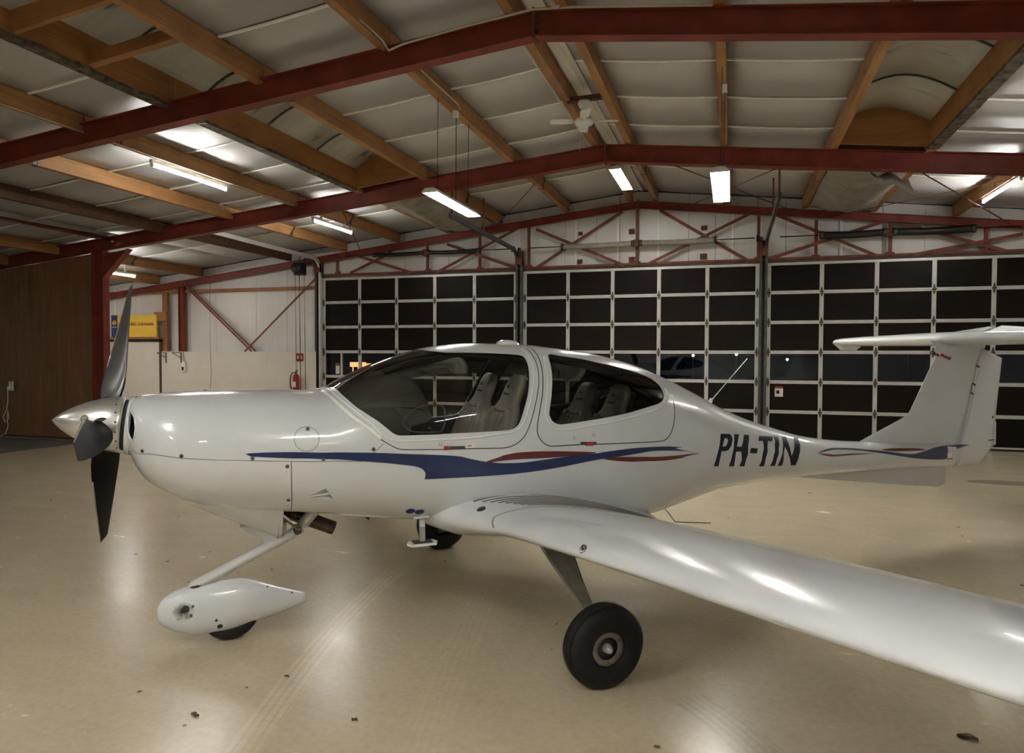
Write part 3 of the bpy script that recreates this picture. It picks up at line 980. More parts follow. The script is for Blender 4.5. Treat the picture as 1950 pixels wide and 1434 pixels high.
STN = np.array([
    (-2.385, 1.5, 1.19, 0.185, 1.345, 2, 2),
    (-2.35, 1.524, 1.11, 0.255, 1.32, 2.1, 2.1),
    (-2.3, 1.535, 1.035, 0.32, 1.285, 2.2, 2.2),
    (-2.2, 1.546, 0.965, 0.395, 1.24, 2.3, 2.3),
    (-2.05, 1.555, 0.885, 0.45, 1.21, 2.35, 2.3),
    (-1.8, 1.559, 0.82, 0.495, 1.19, 2.35, 2.3),
    (-1.5, 1.553, 0.79, 0.54, 1.18, 2.35, 2.4),
    (-1.33, 1.549, 0.77, 0.56, 1.175, 2.35, 2.5),
    (-1.27, 1.56, 0.76, 0.566, 1.175, 2.35, 2.5),
    (-1.16, 1.62, 0.742, 0.576, 1.17, 2.3, 2.6),
    (-1, 1.698, 0.718, 0.588, 1.165, 2.25, 2.6),
    (-0.83, 1.763, 0.696, 0.598, 1.16, 2.2, 2.7),
    (-0.66, 1.813, 0.676, 0.605, 1.155, 2.2, 2.7),
    (-0.49, 1.845, 0.655, 0.61, 1.15, 2.2, 2.7),
    (-0.24, 1.866, 0.625, 0.612, 1.145, 2.2, 2.7),
    (0.14, 1.861, 0.585, 0.605, 1.135, 2.2, 2.6),
    (0.34, 1.843, 0.565, 0.592, 1.13, 2.2, 2.5),
    (0.54, 1.82, 0.55, 0.577, 1.12, 2.15, 2.4),
    (0.73, 1.795, 0.538, 0.555, 1.11, 2.1, 2.4),
    (0.94, 1.75, 0.53, 0.525, 1.095, 2.1, 2.3),
    (1.165, 1.685, 0.54, 0.487, 1.08, 2.1, 2.3),
    (1.39, 1.598, 0.58, 0.447, 1.06, 2.1, 2.2),
    (1.59, 1.511, 0.625, 0.41, 1.04, 2.1, 2.2),
    (1.9, 1.368, 0.68, 0.355, 1, 2.1, 2.1),
    (2.19, 1.259, 0.708, 0.31, 0.97, 2.1, 2.1),
    (2.5, 1.168, 0.722, 0.27, 0.94, 2.1, 2.1),
    (2.82, 1.087, 0.727, 0.235, 0.908, 2.1, 2.1),
    (3.16, 1.034, 0.727, 0.205, 0.882, 2.1, 2.1),
    (3.5, 1.003, 0.725, 0.177, 0.862, 2.1, 2.1),
    (4, 0.98, 0.72, 0.14, 0.848, 2.1, 2.1),
    (4.5, 0.96, 0.708, 0.105, 0.832, 2.1, 2.1),
    (4.8, 0.945, 0.7, 0.08, 0.822, 2.1, 2.1),
])
FEAT = {
    'glass_front': [(-1.2213, 0.0852), (-1.1908, 0.2032), (-1.1363, 0.2922), (-1.0733, 0.3448), (-1.0071, 0.386), (-0.962, 0.4126), (-0.9344, 0.4276), (-0.9107, 0.435), (-0.8768, 0.4381), (-0.6677, 0.443), (-0.6037, 0.4424), (-0.3934, 0.4424), (-0.2296, 0.4409), (-0.162, 0.4367), (-0.1268, 0.4281), (-0.1012, 0.4124), (-0.0632, 0.3746), (-0.0259, 0.3333), (0.0033, 0.287), (0.0256, 0.24), (0.0355, 0.2044), (0.0358, 0.1768), (0.016, 0.1616), (-0.0231, 0.1569), (-0.168, 0.1509), (-0.3097, 0.1452), (-0.4958, 0.1239), (-0.5535, 0.1018), (-0.6038, 0.0711)],
    'glass_rear': [(0.2328, 0.1521), (0.2183, 0.1851), (0.1942, 0.248), (0.1691, 0.298), (0.1434, 0.341), (0.1177, 0.3798), (0.1093, 0.3992), (0.1236, 0.4145), (0.152, 0.4227), (0.1878, 0.4262), (0.3529, 0.4175), (0.5539, 0.3991), (0.7729, 0.3736), (0.9325, 0.3473), (1.0529, 0.3234), (1.1126, 0.303), (1.1426, 0.2798), (1.1518, 0.2488), (1.1427, 0.2126), (1.0972, 0.1854), (0.9901, 0.17), (0.8135, 0.1626), (0.6417, 0.1566), (0.5124, 0.1461), (0.3791, 0.1448), (0.2858, 0.1398), (0.253, 0.1406)],
    'seam_canopy': [(-1.2989, 0.0547), (-1.2441, 0.2272), (-1.1673, 0.3377), (-1.0582, 0.4172), (-1.0125, 0.4428), (-0.9751, 0.4573), (-0.9179, 0.4744), (-0.8791, 0.4795), (-0.67, 0.4829), (-0.4761, 0.4833), (-0.2329, 0.4844), (-0.177, 0.4811), (-0.1201, 0.4707), (-0.0729, 0.4523), (-0.0339, 0.4219), (0.0052, 0.3796), (0.047, 0.3276), (0.0766, 0.2834), (0.097, 0.2316), (0.1062, 0.1897), (0.108, 0.1448), (0.1087, 0.0964)],
    'seam_door': [(0.1408, 0.0658), (0.1482, 0.0942), (0.1455, 0.1525), (0.1346, 0.2111), (0.1138, 0.2669), (0.0828, 0.3275), (0.0463, 0.3797), (0.0185, 0.4221), (0.012, 0.4443), (0.0248, 0.4615), (0.0533, 0.474), (0.0884, 0.4813), (0.1301, 0.4831), (0.5396, 0.478), (1.0098, 0.4657), (1.0814, 0.4577), (1.133, 0.4359), (1.1775, 0.3934), (1.2061, 0.3471), (1.2309, 0.2868)],
    'bead_front': [(-1.252, 0.0489), (-1.2181, 0.1942), (-1.1677, 0.2805), (-1.111, 0.3415), (-1.0548, 0.3839), (-1.0108, 0.4207), (-0.9739, 0.4391), (-0.9361, 0.4508), (-0.8927, 0.4552), (-0.6688, 0.4575), (-0.4354, 0.4565), (-0.2858, 0.4506), (-0.1631, 0.4453), (-0.1047, 0.4326), (-0.0658, 0.408), (-0.0179, 0.3596), (0.0273, 0.3049), (0.0527, 0.2607), (0.0723, 0.2037), (0.0741, 0.1488), (0.0561, 0.1077)],
    'bead_rear': [(0.1933, 0.1556), (0.1688, 0.2016), (0.1524, 0.2665), (0.1244, 0.3218), (0.0893, 0.3748), (0.0825, 0.3991), (0.1041, 0.4225), (0.1432, 0.4385), (0.1791, 0.4415), (0.3495, 0.4341), (0.619, 0.4098), (0.8423, 0.382), (1.0054, 0.3535), (1.0961, 0.3298), (1.1671, 0.2924), (1.1954, 0.2589), (1.1934, 0.2268)],
    'blue_main': [(-1.7618, 0.4845), (-1.6691, 0.4798), (-1.4994, 0.478), (-1.2662, 0.4819), (-1.0854, 0.4855), (-0.8365, 0.492), (-0.6016, 0.4971), (-0.48, 0.5013), (-0.3552, 0.5089), (-0.2531, 0.5132), (-0.0958, 0.5136), (0.1786, 0.506), (0.4746, 0.5008), (0.7975, 0.4883), (1.0629, 0.4819), (1.2494, 0.483), (1.1741, 0.4875), (1.4177, 0.5031), (1.2697, 0.4964), (0.9891, 0.4959), (0.8836, 0.4998), (0.4753, 0.5164), (0.1801, 0.5309), (-0.0939, 0.5425), (-0.353, 0.55), (-0.5993, 0.5558), (-0.7417, 0.559), (-0.7366, 0.5468), (-0.7371, 0.5372), (-0.7551, 0.5254), (-0.8018, 0.5173), (-0.9503, 0.5107), (-1.1712, 0.5038), (-1.3841, 0.5), (-1.5494, 0.4985), (-1.7336, 0.4929)],
    'red_upper': [(-0.3927, 0.5164), (-0.3299, 0.5072), (-0.2276, 0.5), (-0.0962, 0.495), (0.1081, 0.4947), (0.3243, 0.4977), (0.4593, 0.5002), (0.3245, 0.504), (0.0392, 0.5059), (-0.1622, 0.5068), (-0.2917, 0.5103)],
    'red_lower': [(0.5214, 0.5142), (0.633, 0.5215), (0.7992, 0.5248), (1.0647, 0.5254), (1.2504, 0.5178), (1.2706, 0.5147), (1.4277, 0.501), (1.2701, 0.5067), (1.0812, 0.5112), (0.9726, 0.5122), (0.7981, 0.5108), (0.6322, 0.5103)],
    'tail_blue': [(2.822, 0.4167), (2.9502, 0.3412), (3.0886, 0.2945), (3.3376, 0.2834), (3.695, 0.3498), (4.0807, 0.4372), (4.2827, 0.3841), (4.4735, 0.2961), (4.6436, 0.262), (4.6419, 0.4266), (4.6144, 0.5801), (4.3639, 0.5733), (4.0784, 0.5158), (3.8094, 0.439), (3.5616, 0.3644), (3.3206, 0.3259), (3.0727, 0.3335), (2.9392, 0.3749)],
    'tail_red_low': [(2.8286, 0.4189), (2.9238, 0.4519), (3.0439, 0.455), (3.2953, 0.4204), (3.555, 0.392), (3.3011, 0.3915), (3.0482, 0.4232), (2.9287, 0.419)],
    'tail_red_up': [(3.693, 0.3148), (3.8713, 0.2917), (4.1895, 0.308), (4.3169, 0.3536), (4.1741, 0.369), (3.8504, 0.3593)],
    'L_P': [(1.5866, 0.5671), (1.6718, 0.3944), (1.773, 0.3785), (1.7983, 0.3851), (1.8003, 0.4122), (1.7794, 0.4488), (1.7443, 0.4762), (1.7075, 0.4855), (1.6651, 0.4877), (1.6392, 0.5692)],
    'L_P_hole': [(1.6772, 0.4628), (1.7072, 0.4165), (1.7381, 0.4126), (1.7461, 0.4226), (1.7306, 0.4459), (1.7072, 0.4605)],
    'L_H': [(1.7572, 0.575), (1.8341, 0.3702), (1.891, 0.3627), (1.8421, 0.4485), (1.8992, 0.4445), (1.9512, 0.3533), (2.0139, 0.3446), (1.9364, 0.5825), (1.8816, 0.5807), (1.8913, 0.4765), (1.8302, 0.4802), (1.816, 0.5779)],
    'L_dash': [(1.9896, 0.4813), (2.0043, 0.4446), (2.0847, 0.4407), (2.0716, 0.4803)],
    'L_T': [(2.138, 0.328), (2.3208, 0.2909), (2.2829, 0.3511), (2.2278, 0.3604), (2.1662, 0.5916), (2.11, 0.5894), (2.1692, 0.3681), (2.1104, 0.3773)],
    'L_I': [(2.2418, 0.5901), (2.3271, 0.2916), (2.392, 0.2752), (2.2962, 0.5919)],
    'L_N': [(2.3297, 0.5908), (2.4361, 0.2683), (2.4986, 0.2499), (2.4879, 0.4862), (2.6067, 0.2209), (2.6715, 0.2012), (2.547, 0.5913), (2.4908, 0.5879), (2.423, 0.382), (2.3823, 0.5925)],
    'cowl_seam': [(-2.3544, 0.6384), (-2.2481, 0.5329), (-2.0927, 0.5097), (-1.8601, 0.505), (-1.5193, 0.5059), (-1.1608, 0.5058), (-1.1217, 0.5057), (-1.0841, 0.501), (-0.9912, 0.4596)],
    'cowl_aft': [(-1.5144, 0.5074), (-1.5117, 0.6048), (-1.4989, 0.7761), (-1.4977, 0.8306)],
    'oil_door': [(-1.3584, 0.421), (-1.3615, 0.4358), (-1.3691, 0.4491), (-1.3806, 0.46), (-1.3953, 0.4682), (-1.4122, 0.4731), (-1.4302, 0.4748), (-1.4481, 0.4732), (-1.4647, 0.4683), (-1.4788, 0.4602), (-1.4895, 0.4492), (-1.4959, 0.436), (-1.4977, 0.4212), (-1.4947, 0.406), (-1.4871, 0.3913), (-1.4753, 0.3782), (-1.4602, 0.3678), (-1.4429, 0.3611), (-1.4246, 0.3586), (-1.4066, 0.3608), (-1.3901, 0.3673), (-1.3763, 0.3776), (-1.366, 0.3908), (-1.36, 0.4057), (-1.3584, 0.421)],
    'screws': [(-2.294, 0.5483), (-2.0908, 0.5014), (-1.9736, 0.004), (-1.7223, 0.4991), (-1.3374, 0.5007), (-1.0503, 0.4759), (-1.5361, 0.5235), (-1.5231, 0.708), (-1.4197, 0.3712)],
    'locks': [(-0.6414, 0.4684), (0.2917, 0.4622), (0.443, 0.4534)],
    'handles': [(-0.6061, 0.4797), (-0.4891, 0.4792), (-0.5752, 0.4801), (0.3446, 0.4763), (0.4474, 0.4757), (0.4085, 0.4783)],
    'placard': [(-0.4798, 0.4703), (-0.4193, 0.4708), (-0.4208, 0.4817), (-0.4813, 0.4813)],
    'drains': [(-0.7984, 0.7412), (-0.7384, 0.7469)],
    'vent_window': [(-0.8677, 0.399), (-0.8503, 0.3811), (-0.8073, 0.3625), (-0.7546, 0.3504), (-0.7038, 0.3504), (-0.6283, 0.3567), (-0.605, 0.3683), (-0.6047, 0.3934), (-0.6136, 0.417), (-0.6362, 0.4348), (-0.667, 0.4361), (-0.7923, 0.4313), (-0.8408, 0.4214)],
}


def pchip(x, y):
    h = np.diff(x)
    d = np.diff(y) / h
    m = np.zeros_like(y)
    for i in range(1, len(x) - 1):
        if d[i - 1] * d[i] > 0:
            w1, w2 = 2 * h[i] + h[i - 1], h[i] + 2 * h[i - 1]
            m[i] = (w1 + w2) / (w1 / d[i - 1] + w2 / d[i])
    m[0], m[-1] = d[0], d[-1]
    return m


class Curve:
    def __init__(self, tab):
        self.t = np.array(tab, float)
        self.x = self.t[:, 0]
        self.m = [pchip(self.x, self.t[:, k]) for k in range(1, self.t.shape[1])]

    def __call__(self, s):
        s = np.clip(np.asarray(s, float), self.x[0], self.x[-1])
        i = np.clip(np.searchsorted(self.x, s) - 1, 0, len(self.x) - 2)
        h = self.x[i + 1] - self.x[i]
        q = (s - self.x[i]) / h
        a, b, c, d = 2 * q**3 - 3 * q**2 + 1, q**3 - 2 * q**2 + q, -2 * q**3 + 3 * q**2, q**3 - q**2
        return [a * self.t[i, k + 1] + b * h * self.m[k][i] + c * self.t[i + 1, k + 1] + d * h * self.m[k][i + 1] for k in range(len(self.m))]


FUS = Curve(STN)


def surf(s, u):
    """fuselage skin: s aft, u 0 at the top .. 1 at the keel (port), negative starboard -> local x, y, z"""
    s = np.asarray(s, float)
    u = np.asarray(u, float)
    zt, zb, w, zm, nu, nl = FUS(s)
    a = np.abs(u) * np.pi
    upm = a <= np.pi / 2
    n = np.where(upm, nu, nl)
    si, co = np.clip(np.sin(a), 0, 1), np.abs(np.cos(a))
    t = w * si ** (2 / n) * np.sign(u)
    z = np.where(upm, zm + (zt - zm) * co ** (2 / n), zm - (zm - zb) * co ** (2 / n))
    return np.stack([s + 0 * t, -t, z], -1)


def surf_n(s, u):
    s = np.asarray(s, float)
    u = np.asarray(u, float)
    e = 2e-3
    uu = np.where(np.abs(u) < 1.5 * e, 1.5 * e, u)
    uu = np.clip(uu, -1 + 1.5 * e, 1 - 1.5 * e)
    ds = surf(s + e, uu) - surf(s - e, uu)
    du = surf(s, uu + e) - surf(s, uu - e)
    n = np.cross(du, ds)
    ln = np.linalg.norm(n, axis=-1, keepdims=True)
    n = n / np.maximum(ln, 1e-12)
    # make it point outwards
    p_ = surf(s, uu)
    c = np.stack([s, 0 * s, FUS(s)[3]], -1)
    sg = np.sign(np.sum((p_ - c) * n, -1, keepdims=True))
    return n * np.where(sg == 0, 1, sg)


VS = 1.7     # v = u * VS makes the parameter plane roughly isometric


def catmull(pts, step, closed):
    P = [np.array(q, float) for q in pts]
    n = len(P)
    out = []
    for i in range(n if closed else n - 1):
        p0, p1, p2, p3 = (P[(i - 1) % n], P[i], P[(i + 1) % n], P[(i + 2) % n]) if closed else (P[max(i - 1, 0)], P[i], P[i + 1], P[min(i + 2, n - 1)])
        L_ = math.hypot(p2[0] - p1[0], (p2[1] - p1[1]) * VS)
        k = max(1, int(round(L_ / step)))
        for j in range(k):
            t = j / k
            # chordal tangents keep unevenly spaced outlines from overshooting
            m1 = (p2 - p0) * 0.5
            m2 = (p3 - p1) * 0.5
            l0 = math.hypot(*(p1 - p0)) + 1e-9
            l1 = math.hypot(*(p2 - p1)) + 1e-9
            l2 = math.hypot(*(p3 - p2)) + 1e-9
            m1 = m1 * min(1, 2 * l1 / (l0 + l1))
            m2 = m2 * min(1, 2 * l1 / (l1 + l2))
            out.append((2 * t**3 - 3 * t**2 + 1) * p1 + (t**3 - 2 * t**2 + t) * m1 + (-2 * t**3 + 3 * t**2) * p2 + (t**3 - t**2) * m2)
    if not closed:
        out.append(P[-1])
    return np.array(out)


def inside(poly, x, y):
    r = np.zeros(len(x), bool)
    n = len(poly)
    j = n - 1
    for i in range(n):
        xi, yi = poly[i]
        xj, yj = poly[j]
        c = (yi > y) != (yj > y)
        if c.any():
            xx = (xj - xi) * (y - yi) / ((yj - yi) if yj != yi else 1e-12) + xi
            r ^= c & (x < xx)
        j = i
    return r


def cdt(points, loops):
    """triangulate the parameter plane with the closed loops as constraints"""
    verts = [Vector((float(a), float(b))) for a, b in points]
    edges = []
    for lp in loops:
        b = len(verts)
        verts += [Vector((float(a), float(c))) for a, c in lp]
        k = len(lp)
        edges += [(b + i, b + (i + 1) % k) for i in range(k)]
    r = delaunay_2d_cdt(verts, edges, [], 0, 1e-6)
    return np.array([(q.x, q.y) for q in r[0]]), np.array([f for f in r[2] if len(f) == 3], int)


def su_mesh(name, V, T, mat, parent, off=0.0, smooth=True, label=None):
    """map parameter triangles (s, v) on the skin"""
    used = np.unique(T)
    idx = -np.ones(len(V), int)
    idx[used] = np.arange(len(used))
    s, u = V[used, 0], V[used, 1] / VS
    P = surf(s, u)
    N = surf_n(s, u)
    P = P + N * off
    T2 = idx[T]
    # orient outwards
    a, b, c = P[T2[:, 0]], P[T2[:, 1]], P[T2[:, 2]]
    fl = np.sum(np.cross(b - a, c - a) * N[T2[:, 0]], -1) < 0
    T2[fl] = T2[fl][:, ::-1]
    me = bpy.data.meshes.new(name)
    me.from_pydata(P.tolist(), [], T2.tolist())
    me.polygons.foreach_set('use_smooth', [smooth] * len(T2))
    me.materials.append(mat)
    me.update()
    me.normals_split_custom_set_from_vertices(N.tolist())
    o = bpy.data.objects.new(name, me)
    link(o, parent)
    if label: o['label'] = label
    return o


def mir(poly):
    return [(a, -b) for a, b in poly]


def sv(poly, step=0.02, closed=True, smooth=True):
    q = catmull(poly, step, closed) if smooth else np.array(poly, float)
    q = q.copy()
    q[:, 1] *= VS
    return q


gf = FEAT['glass_front']
port = [(-1.247, 0.0)] + gf + [(-0.64, 0.0)]
front_poly = port + mir(gf)[::-1]
loop_front = sv(front_poly)
loop_rear_p = sv(FEAT['glass_rear'])
loop_rear_s = loop_rear_p * np.array([1, -1])
intake = [(-2.364, .290), (-2.343, .325), (-2.331, .40), (-2.333, .47), (-2.346, .54), (-2.364, .545), (-2.375, .49), (-2.378, .42), (-2.375, .345)]
loop_in_p = sv(intake, .012)
loop_in_s = loop_in_p * np.array([1, -1])
naca = [(-1.4279, .6806), (-1.3206, .618), (-1.268, .6885)]
loop_naca = np.array(naca) * np.array([1, VS])

sg_ = np.concatenate([np.linspace(-2.385, -2.2, 14)[:-1], np.arange(-2.2, 4.8, .034), [4.8]])
ug_ = np.linspace(-1, 1, 97) * VS
G = np.array([(a, b) for a in sg_ for b in ug_])
loops = [loop_front, loop_rear_p, loop_rear_s, loop_in_p, loop_in_s, loop_naca]
allp = np.concatenate(loops)
keep = np.ones(len(G), bool)
for q in allp:
    keep &= (np.abs(G[:, 0] - q[0]) > .009) | (np.abs(G[:, 1] - q[1]) > .009)
V, T = cdt(G[keep], loops)
cx = V[T].mean(1)
in_f = inside(loop_front, cx[:, 0], cx[:, 1])
in_rp = inside(loop_rear_p, cx[:, 0], cx[:, 1])
in_rs = inside(loop_rear_s, cx[:, 0], cx[:, 1])
in_i = inside(loop_in_p, cx[:, 0], cx[:, 1]) | inside(loop_in_s, cx[:, 0], cx[:, 1])
in_n = inside(loop_naca, cx[:, 0], cx[:, 1])
skin_t = ~(in_f | in_rp | in_rs | in_i | in_n)
fus = su_mesh('fuselage', V, T[skin_t], M['skin'], plane)
su_mesh('windshield', V, T[in_f], M['canopy_glass'], plane, -.003, label='clear one piece front canopy glazing')
su_mesh('rear_window', V, T[in_rp], M['rear_glass'], plane, -.003, label='dark tinted rear side window')
su_mesh('rear_window', V, T[in_rs], M['rear_glass'], plane, -.003)
cab = skin_t & (cx[:, 0] > -1.30) & (cx[:, 0] < 1.70)
lin = su_mesh('cabin_lining', V, T[cab], M['lining'], plane, -.022)
for sgn in (1, -1):
    su_mesh('intake_duct', V, T[in_i & (cx[:, 1] * sgn > 0)], M['gap'], plane, -.05)
# rolled lip of the cooling intakes
for sgn in (1, -1):
    lp = loop_in_p * np.array([1, sgn])
    P_ = surf(lp[:, 0], lp[:, 1] / VS)
    m_ = MB()
    m_.tube([tuple(q) for q in P_] + [tuple(P_[0])], .006, 6, cap=False)
    m_.build('intake_lip', M['skin'], plane)
# submerged air scoop
P_ = surf(np.array([q[0] for q in naca]), np.array([q[1] for q in naca]))
N_ = surf_n(np.array([q[0] for q in naca]), np.array([q[1] for q in naca]))
a_, b_, c_ = [Vector(q) for q in P_]
bi, ci = b_ - Vector(N_[1]) * .045, c_ - Vector(N_[2]) * .045
MB().add([a_, b_, c_, bi, ci], [(0, 3, 4), (0, 1, 3), (0, 4, 2), (1, 2, 4, 3)]).build('air_scoop', M['skin'], plane)
mid_ = (bi + ci) / 2
MB().bar(a_ - Vector(N_[0]) * .002, (b_ + c_) / 2 - Vector(N_[1]) * .012, .006, .006).build('scoop_vane', M['bead'], plane)  # highlight down the middle of the scoop, painted as a white bar


def decal(name, poly, mat, off=.0016, step=.03, holes=(), smooth=True, both=True, parent=None, label=None):
    lp = sv(poly, step, True, smooth)
    hl = [sv(h, step, True, smooth) for h in holes]
    lo, hi = lp.min(0), lp.max(0)
    gx = np.arange(lo[0], hi[0], .03)
    gy = np.arange(lo[1], hi[1], .022)
    g = np.array([(a, b) for a in gx for b in gy]) if len(gx) and len(gy) else np.zeros((0, 2))
    if len(g):
        k = inside(lp, g[:, 0], g[:, 1])
        for q in np.concatenate([lp] + hl):
            k &= (np.abs(g[:, 0] - q[0]) > .006) | (np.abs(g[:, 1] - q[1]) > .005)
        g = g[k]
    V_, T_ = cdt(g, [lp] + hl)
    c_ = V_[T_].mean(1)
    k = inside(lp, c_[:, 0], c_[:, 1])
    for h in hl:
        k &= ~inside(h, c_[:, 0], c_[:, 1])
    out = su_mesh(name, V_, T_[k], mat, parent or plane, off, label=label)
    if both:
        V2 = V_ * np.array([1, -1])
        su_mesh(name, V2, T_[k], mat, parent or plane, off)
    return out


def ribbon(name, path, mat, width=.005, off=.0012, closed=False, both=True, raise_=0.0, step=.02, smooth=True, parent=None):
    q = catmull(path, step, closed) if smooth else np.array(path, float)
    if closed: q = np.vstack([q, q[:1]])
    for sgn in ((1, -1) if both else (1,)):
        s, u = q[:, 0], q[:, 1] * sgn
        P = surf(s, u)
        N = surf_n(s, u)
        m_ = MB()
        rings = []
        for i in range(len(P)):
            d = Vector(P[min(i + 1, len(P) - 1)] - P[max(i - 1, 0)])
            if d.length < 1e-6: continue
            d.normalize()
            n = Vector(N[i])
            x = d.cross(n).normalized()
            p0 = Vector(P[i])
            rings.append([p0 - x * width / 2 - n * .002, p0 - x * width / 2 + n * off, p0 + n * (off + raise_), p0 + x * width / 2 + n * off, p0 + x * width / 2 - n * .002])
        m_.loft(rings, smooth=True)
        m_.build(name, mat, parent or plane)


# canopy, door and cowling joints
ribbon('canopy_gap', FEAT['seam_canopy'], M['gap'], .005)
ribbon('door_gap', FEAT['seam_door'], M['gap'], .006)
ribbon('window_bead', FEAT['bead_front'], M['bead'], .014, .001, raise_=.004)  # highlight on the frame's bevelled step, painted as a raised white strip
ribbon('window_bead', FEAT['bead_rear'], M['bead'], .012, .001, raise_=.004)  # same painted bevel highlight round the rear window
ribbon('cowling_gap', FEAT['cowl_seam'], M['gap_soft'], .004)
ribbon('cowling_gap', FEAT['cowl_aft'], M['gap'], .004)
ribbon('oil_door', FEAT['oil_door'][:-1], M['gap_soft'], .0035, closed=True, both=False)
# windshield base trim across the nose
wb = FEAT['seam_canopy'][:5]
ribbon('windshield_trim', [(q[0] + .012, q[1]) for q in wb], M['bead'], .03, .0015, raise_=.004)
ribbon('windshield_trim', [(-1.272, 0.0)] + [(-1.268, .03), (-1.262, .06)], M['bead'], .03, .001, raise_=.004)
# paint
decal('blue_stripe', FEAT['blue_main'], M['blue'], .0018)
decal('red_stripe', FEAT['red_upper'], M['maroon'], .0014)
decal('red_stripe', FEAT['red_lower'], M['maroon'], .0014)
decal('tail_blue_stripe', FEAT['tail_blue'], M['blue'], .0018)
decal('tail_red_stripe', FEAT['tail_red_low'], M['maroon'], .0014)
decal('tail_red_stripe', FEAT['tail_red_up'], M['maroon'], .0014)
for k in ('P', 'H', 'dash', 'T', 'I', 'N'):
    decal('registration_letter', FEAT['L_' + k], M['letter'], .002, .02, holes=[FEAT['L_P_hole']] if k == 'P' else (), smooth=False, both=False,
          label='navy registration character ' + {'dash': 'hyphen'}.get(k, k))


def disc(su, r, mat, name, thick=.004, parent=None, rim=None):
    P = Vector(surf(np.array([su[0]]), np.array([su[1]]))[0])
    N = Vector(surf_n(np.array([su[0]]), np.array([su[1]]))[0])
    return MB().lathe([(0, thick), (r * .8, thick), (r, thick * .6), (r, -.003)], P, N, 14).build(name, mat, parent or plane)


for q in FEAT['screws']:
    disc(q, .011, M['alu_dark'], 'cowling_screw')
for q in FEAT['locks']:
    disc(q, .014, M['alu'], 'door_lock')
for q in FEAT['drains']:
    disc(q, .030, M['navy'], 'drain_cap', .003)
h_ = FEAT['handles']


def slab_on(su0, su1, w, mat, name, thick=.012, parent=None):
    P = [Vector(q) for q in surf(np.array([su0[0], su1[0]]), np.array([su0[1], su1[1]]))]
    N = Vector(surf_n(np.array([su0[0]]), np.array([su0[1]]))[0])
    m_ = MB()
    m_.bar(P[0] + N * thick * .4, P[1] + N * thick * .4, w, thick, up=N)
    return m_.build(name, mat, parent or plane)


slab_on((-.585, .480), (-.489, .480), .018, M['alu_dark'], 'door_handle')
slab_on((-.622, .480), (-.590, .480), .024, M['red_plastic'], 'handle_catch')
slab_on((.335, .4765), (.455, .4755), .012, M['alu_dark'], 'door_handle')
slab_on((.375, .479), (.435, .4785), .024, M['red_plastic'], 'handle_catch')
decal('placard', FEAT['placard'], M['strip'], .002, smooth=False, both=False)
pc = np.array(FEAT['placard']).mean(0)
slab_on((pc[0] - .02, pc[1]), (pc[0] + .005, pc[1]), .006, M['red_plastic'], 'placard_print', .005)
# small storm window frame in the canopy
ribbon('storm_window_frame', FEAT['vent_window'], M['leather_dark'], .010, .002, closed=True, both=False, raise_=.004)
# GPS bump on the roof
P_ = surf(np.array([.05]), np.array([0.0]))[0]
MB().lathe([(0, .03), (.05, .027), (.08, .012), (.09, -.005)], P_, (0.05, 0, 1), 16).build('roof_antenna', M['bead'], plane)
# whip aerials
ae = MB()
ae.tube([(1.85, -.01, 1.385), (1.875, -.005, 1.415), (2.25, 0, 1.762)], [.012, .005, .003], 6)
ae.build('whip_aerial', M['bead'], plane)
MB().lathe([(0, .05), (.012, .05), (.022, 0), (.025, -.02)], (1.855, -.005, 1.385), (.5, 0, 1), 10).build('aerial_base', M['strip'], plane)
MB().tube([(1.40, -.02, .56), (1.439, -.02, .527), (1.516, -.02, .435), (1.869, -.02, .395)], .004, 6).build('belly_aerial', M['alu_dark'], plane)
MB().add([(-1.06, .02, .735), (-.93, .02, .725), (-.96, .02, .655), (-1.06, .028, .735), (-.93, .028, .725), (-.96, .028, .655)], [(0, 1, 2), (5, 4, 3), (0, 3, 4, 1), (1, 4, 5, 2), (2, 5, 3, 0)]).build('belly_fin_aerial', M['alu_dark'], plane)

# nose ring behind the spinner
ax0, ax1 = Vector((-2.405, 0, 1.357)), Vector((-2.782, 0, 1.398))
AX = (ax1 - ax0).normalized()
MB().lathe([(.178, -.03), (.172, -.004), (.155, .0), (.0, .0)], ax0 - AX * .005, AX, 32).build('nose_ring', M['skin'], plane)
MB().lathe([(.150, -.01), (.150, .016), (0, .016)], ax0, AX, 24).build('spinner_gap', M['gap'], plane)
LS = (ax1 - ax0).length
prof = []
for k in range(19):
    q = k / 18
    r = .166 * (1 - q ** 1.75) ** .80 if q < 1 else 0.0
    prof.append((max(r, .0008), .016 + q * (LS - .016)))
spn = MB()
spn.lathe([(0, .016)] + prof, ax0, AX, 48)
sp = spn.build('spinner', M['spinner'], plane)
x_, y_, d_ = frame_of(AX)
for ang, hh, rr in ((75, .20, .022), (-75, .18, .022), (195, .2, .022)):
    a = math.radians(ang)
    dirv = Vector((0, -math.sin(a), math.cos(a)))
    k = min(range(19), key=lambda i: abs(prof[i][1] - hh))
    P = ax0 + AX * hh + dirv * (prof[k][0] - .001)
    MB().lathe([(0, .003), (rr * .6, .003), (rr, .002), (rr, 0)], P, dirv + AX * .5, 14).build('balance_patch', M['hub'], sp)
for k in range(18):
    a = 2 * PI * k / 18
    dirv = Vector((0, -math.sin(a), math.cos(a)))
    MB().lathe([(0, .003), (.005, .002), (.006, 0)], ax0 + AX * .04 + dirv * .1645, dirv, 8).build('spinner_screw', M['alu_dark'], sp)

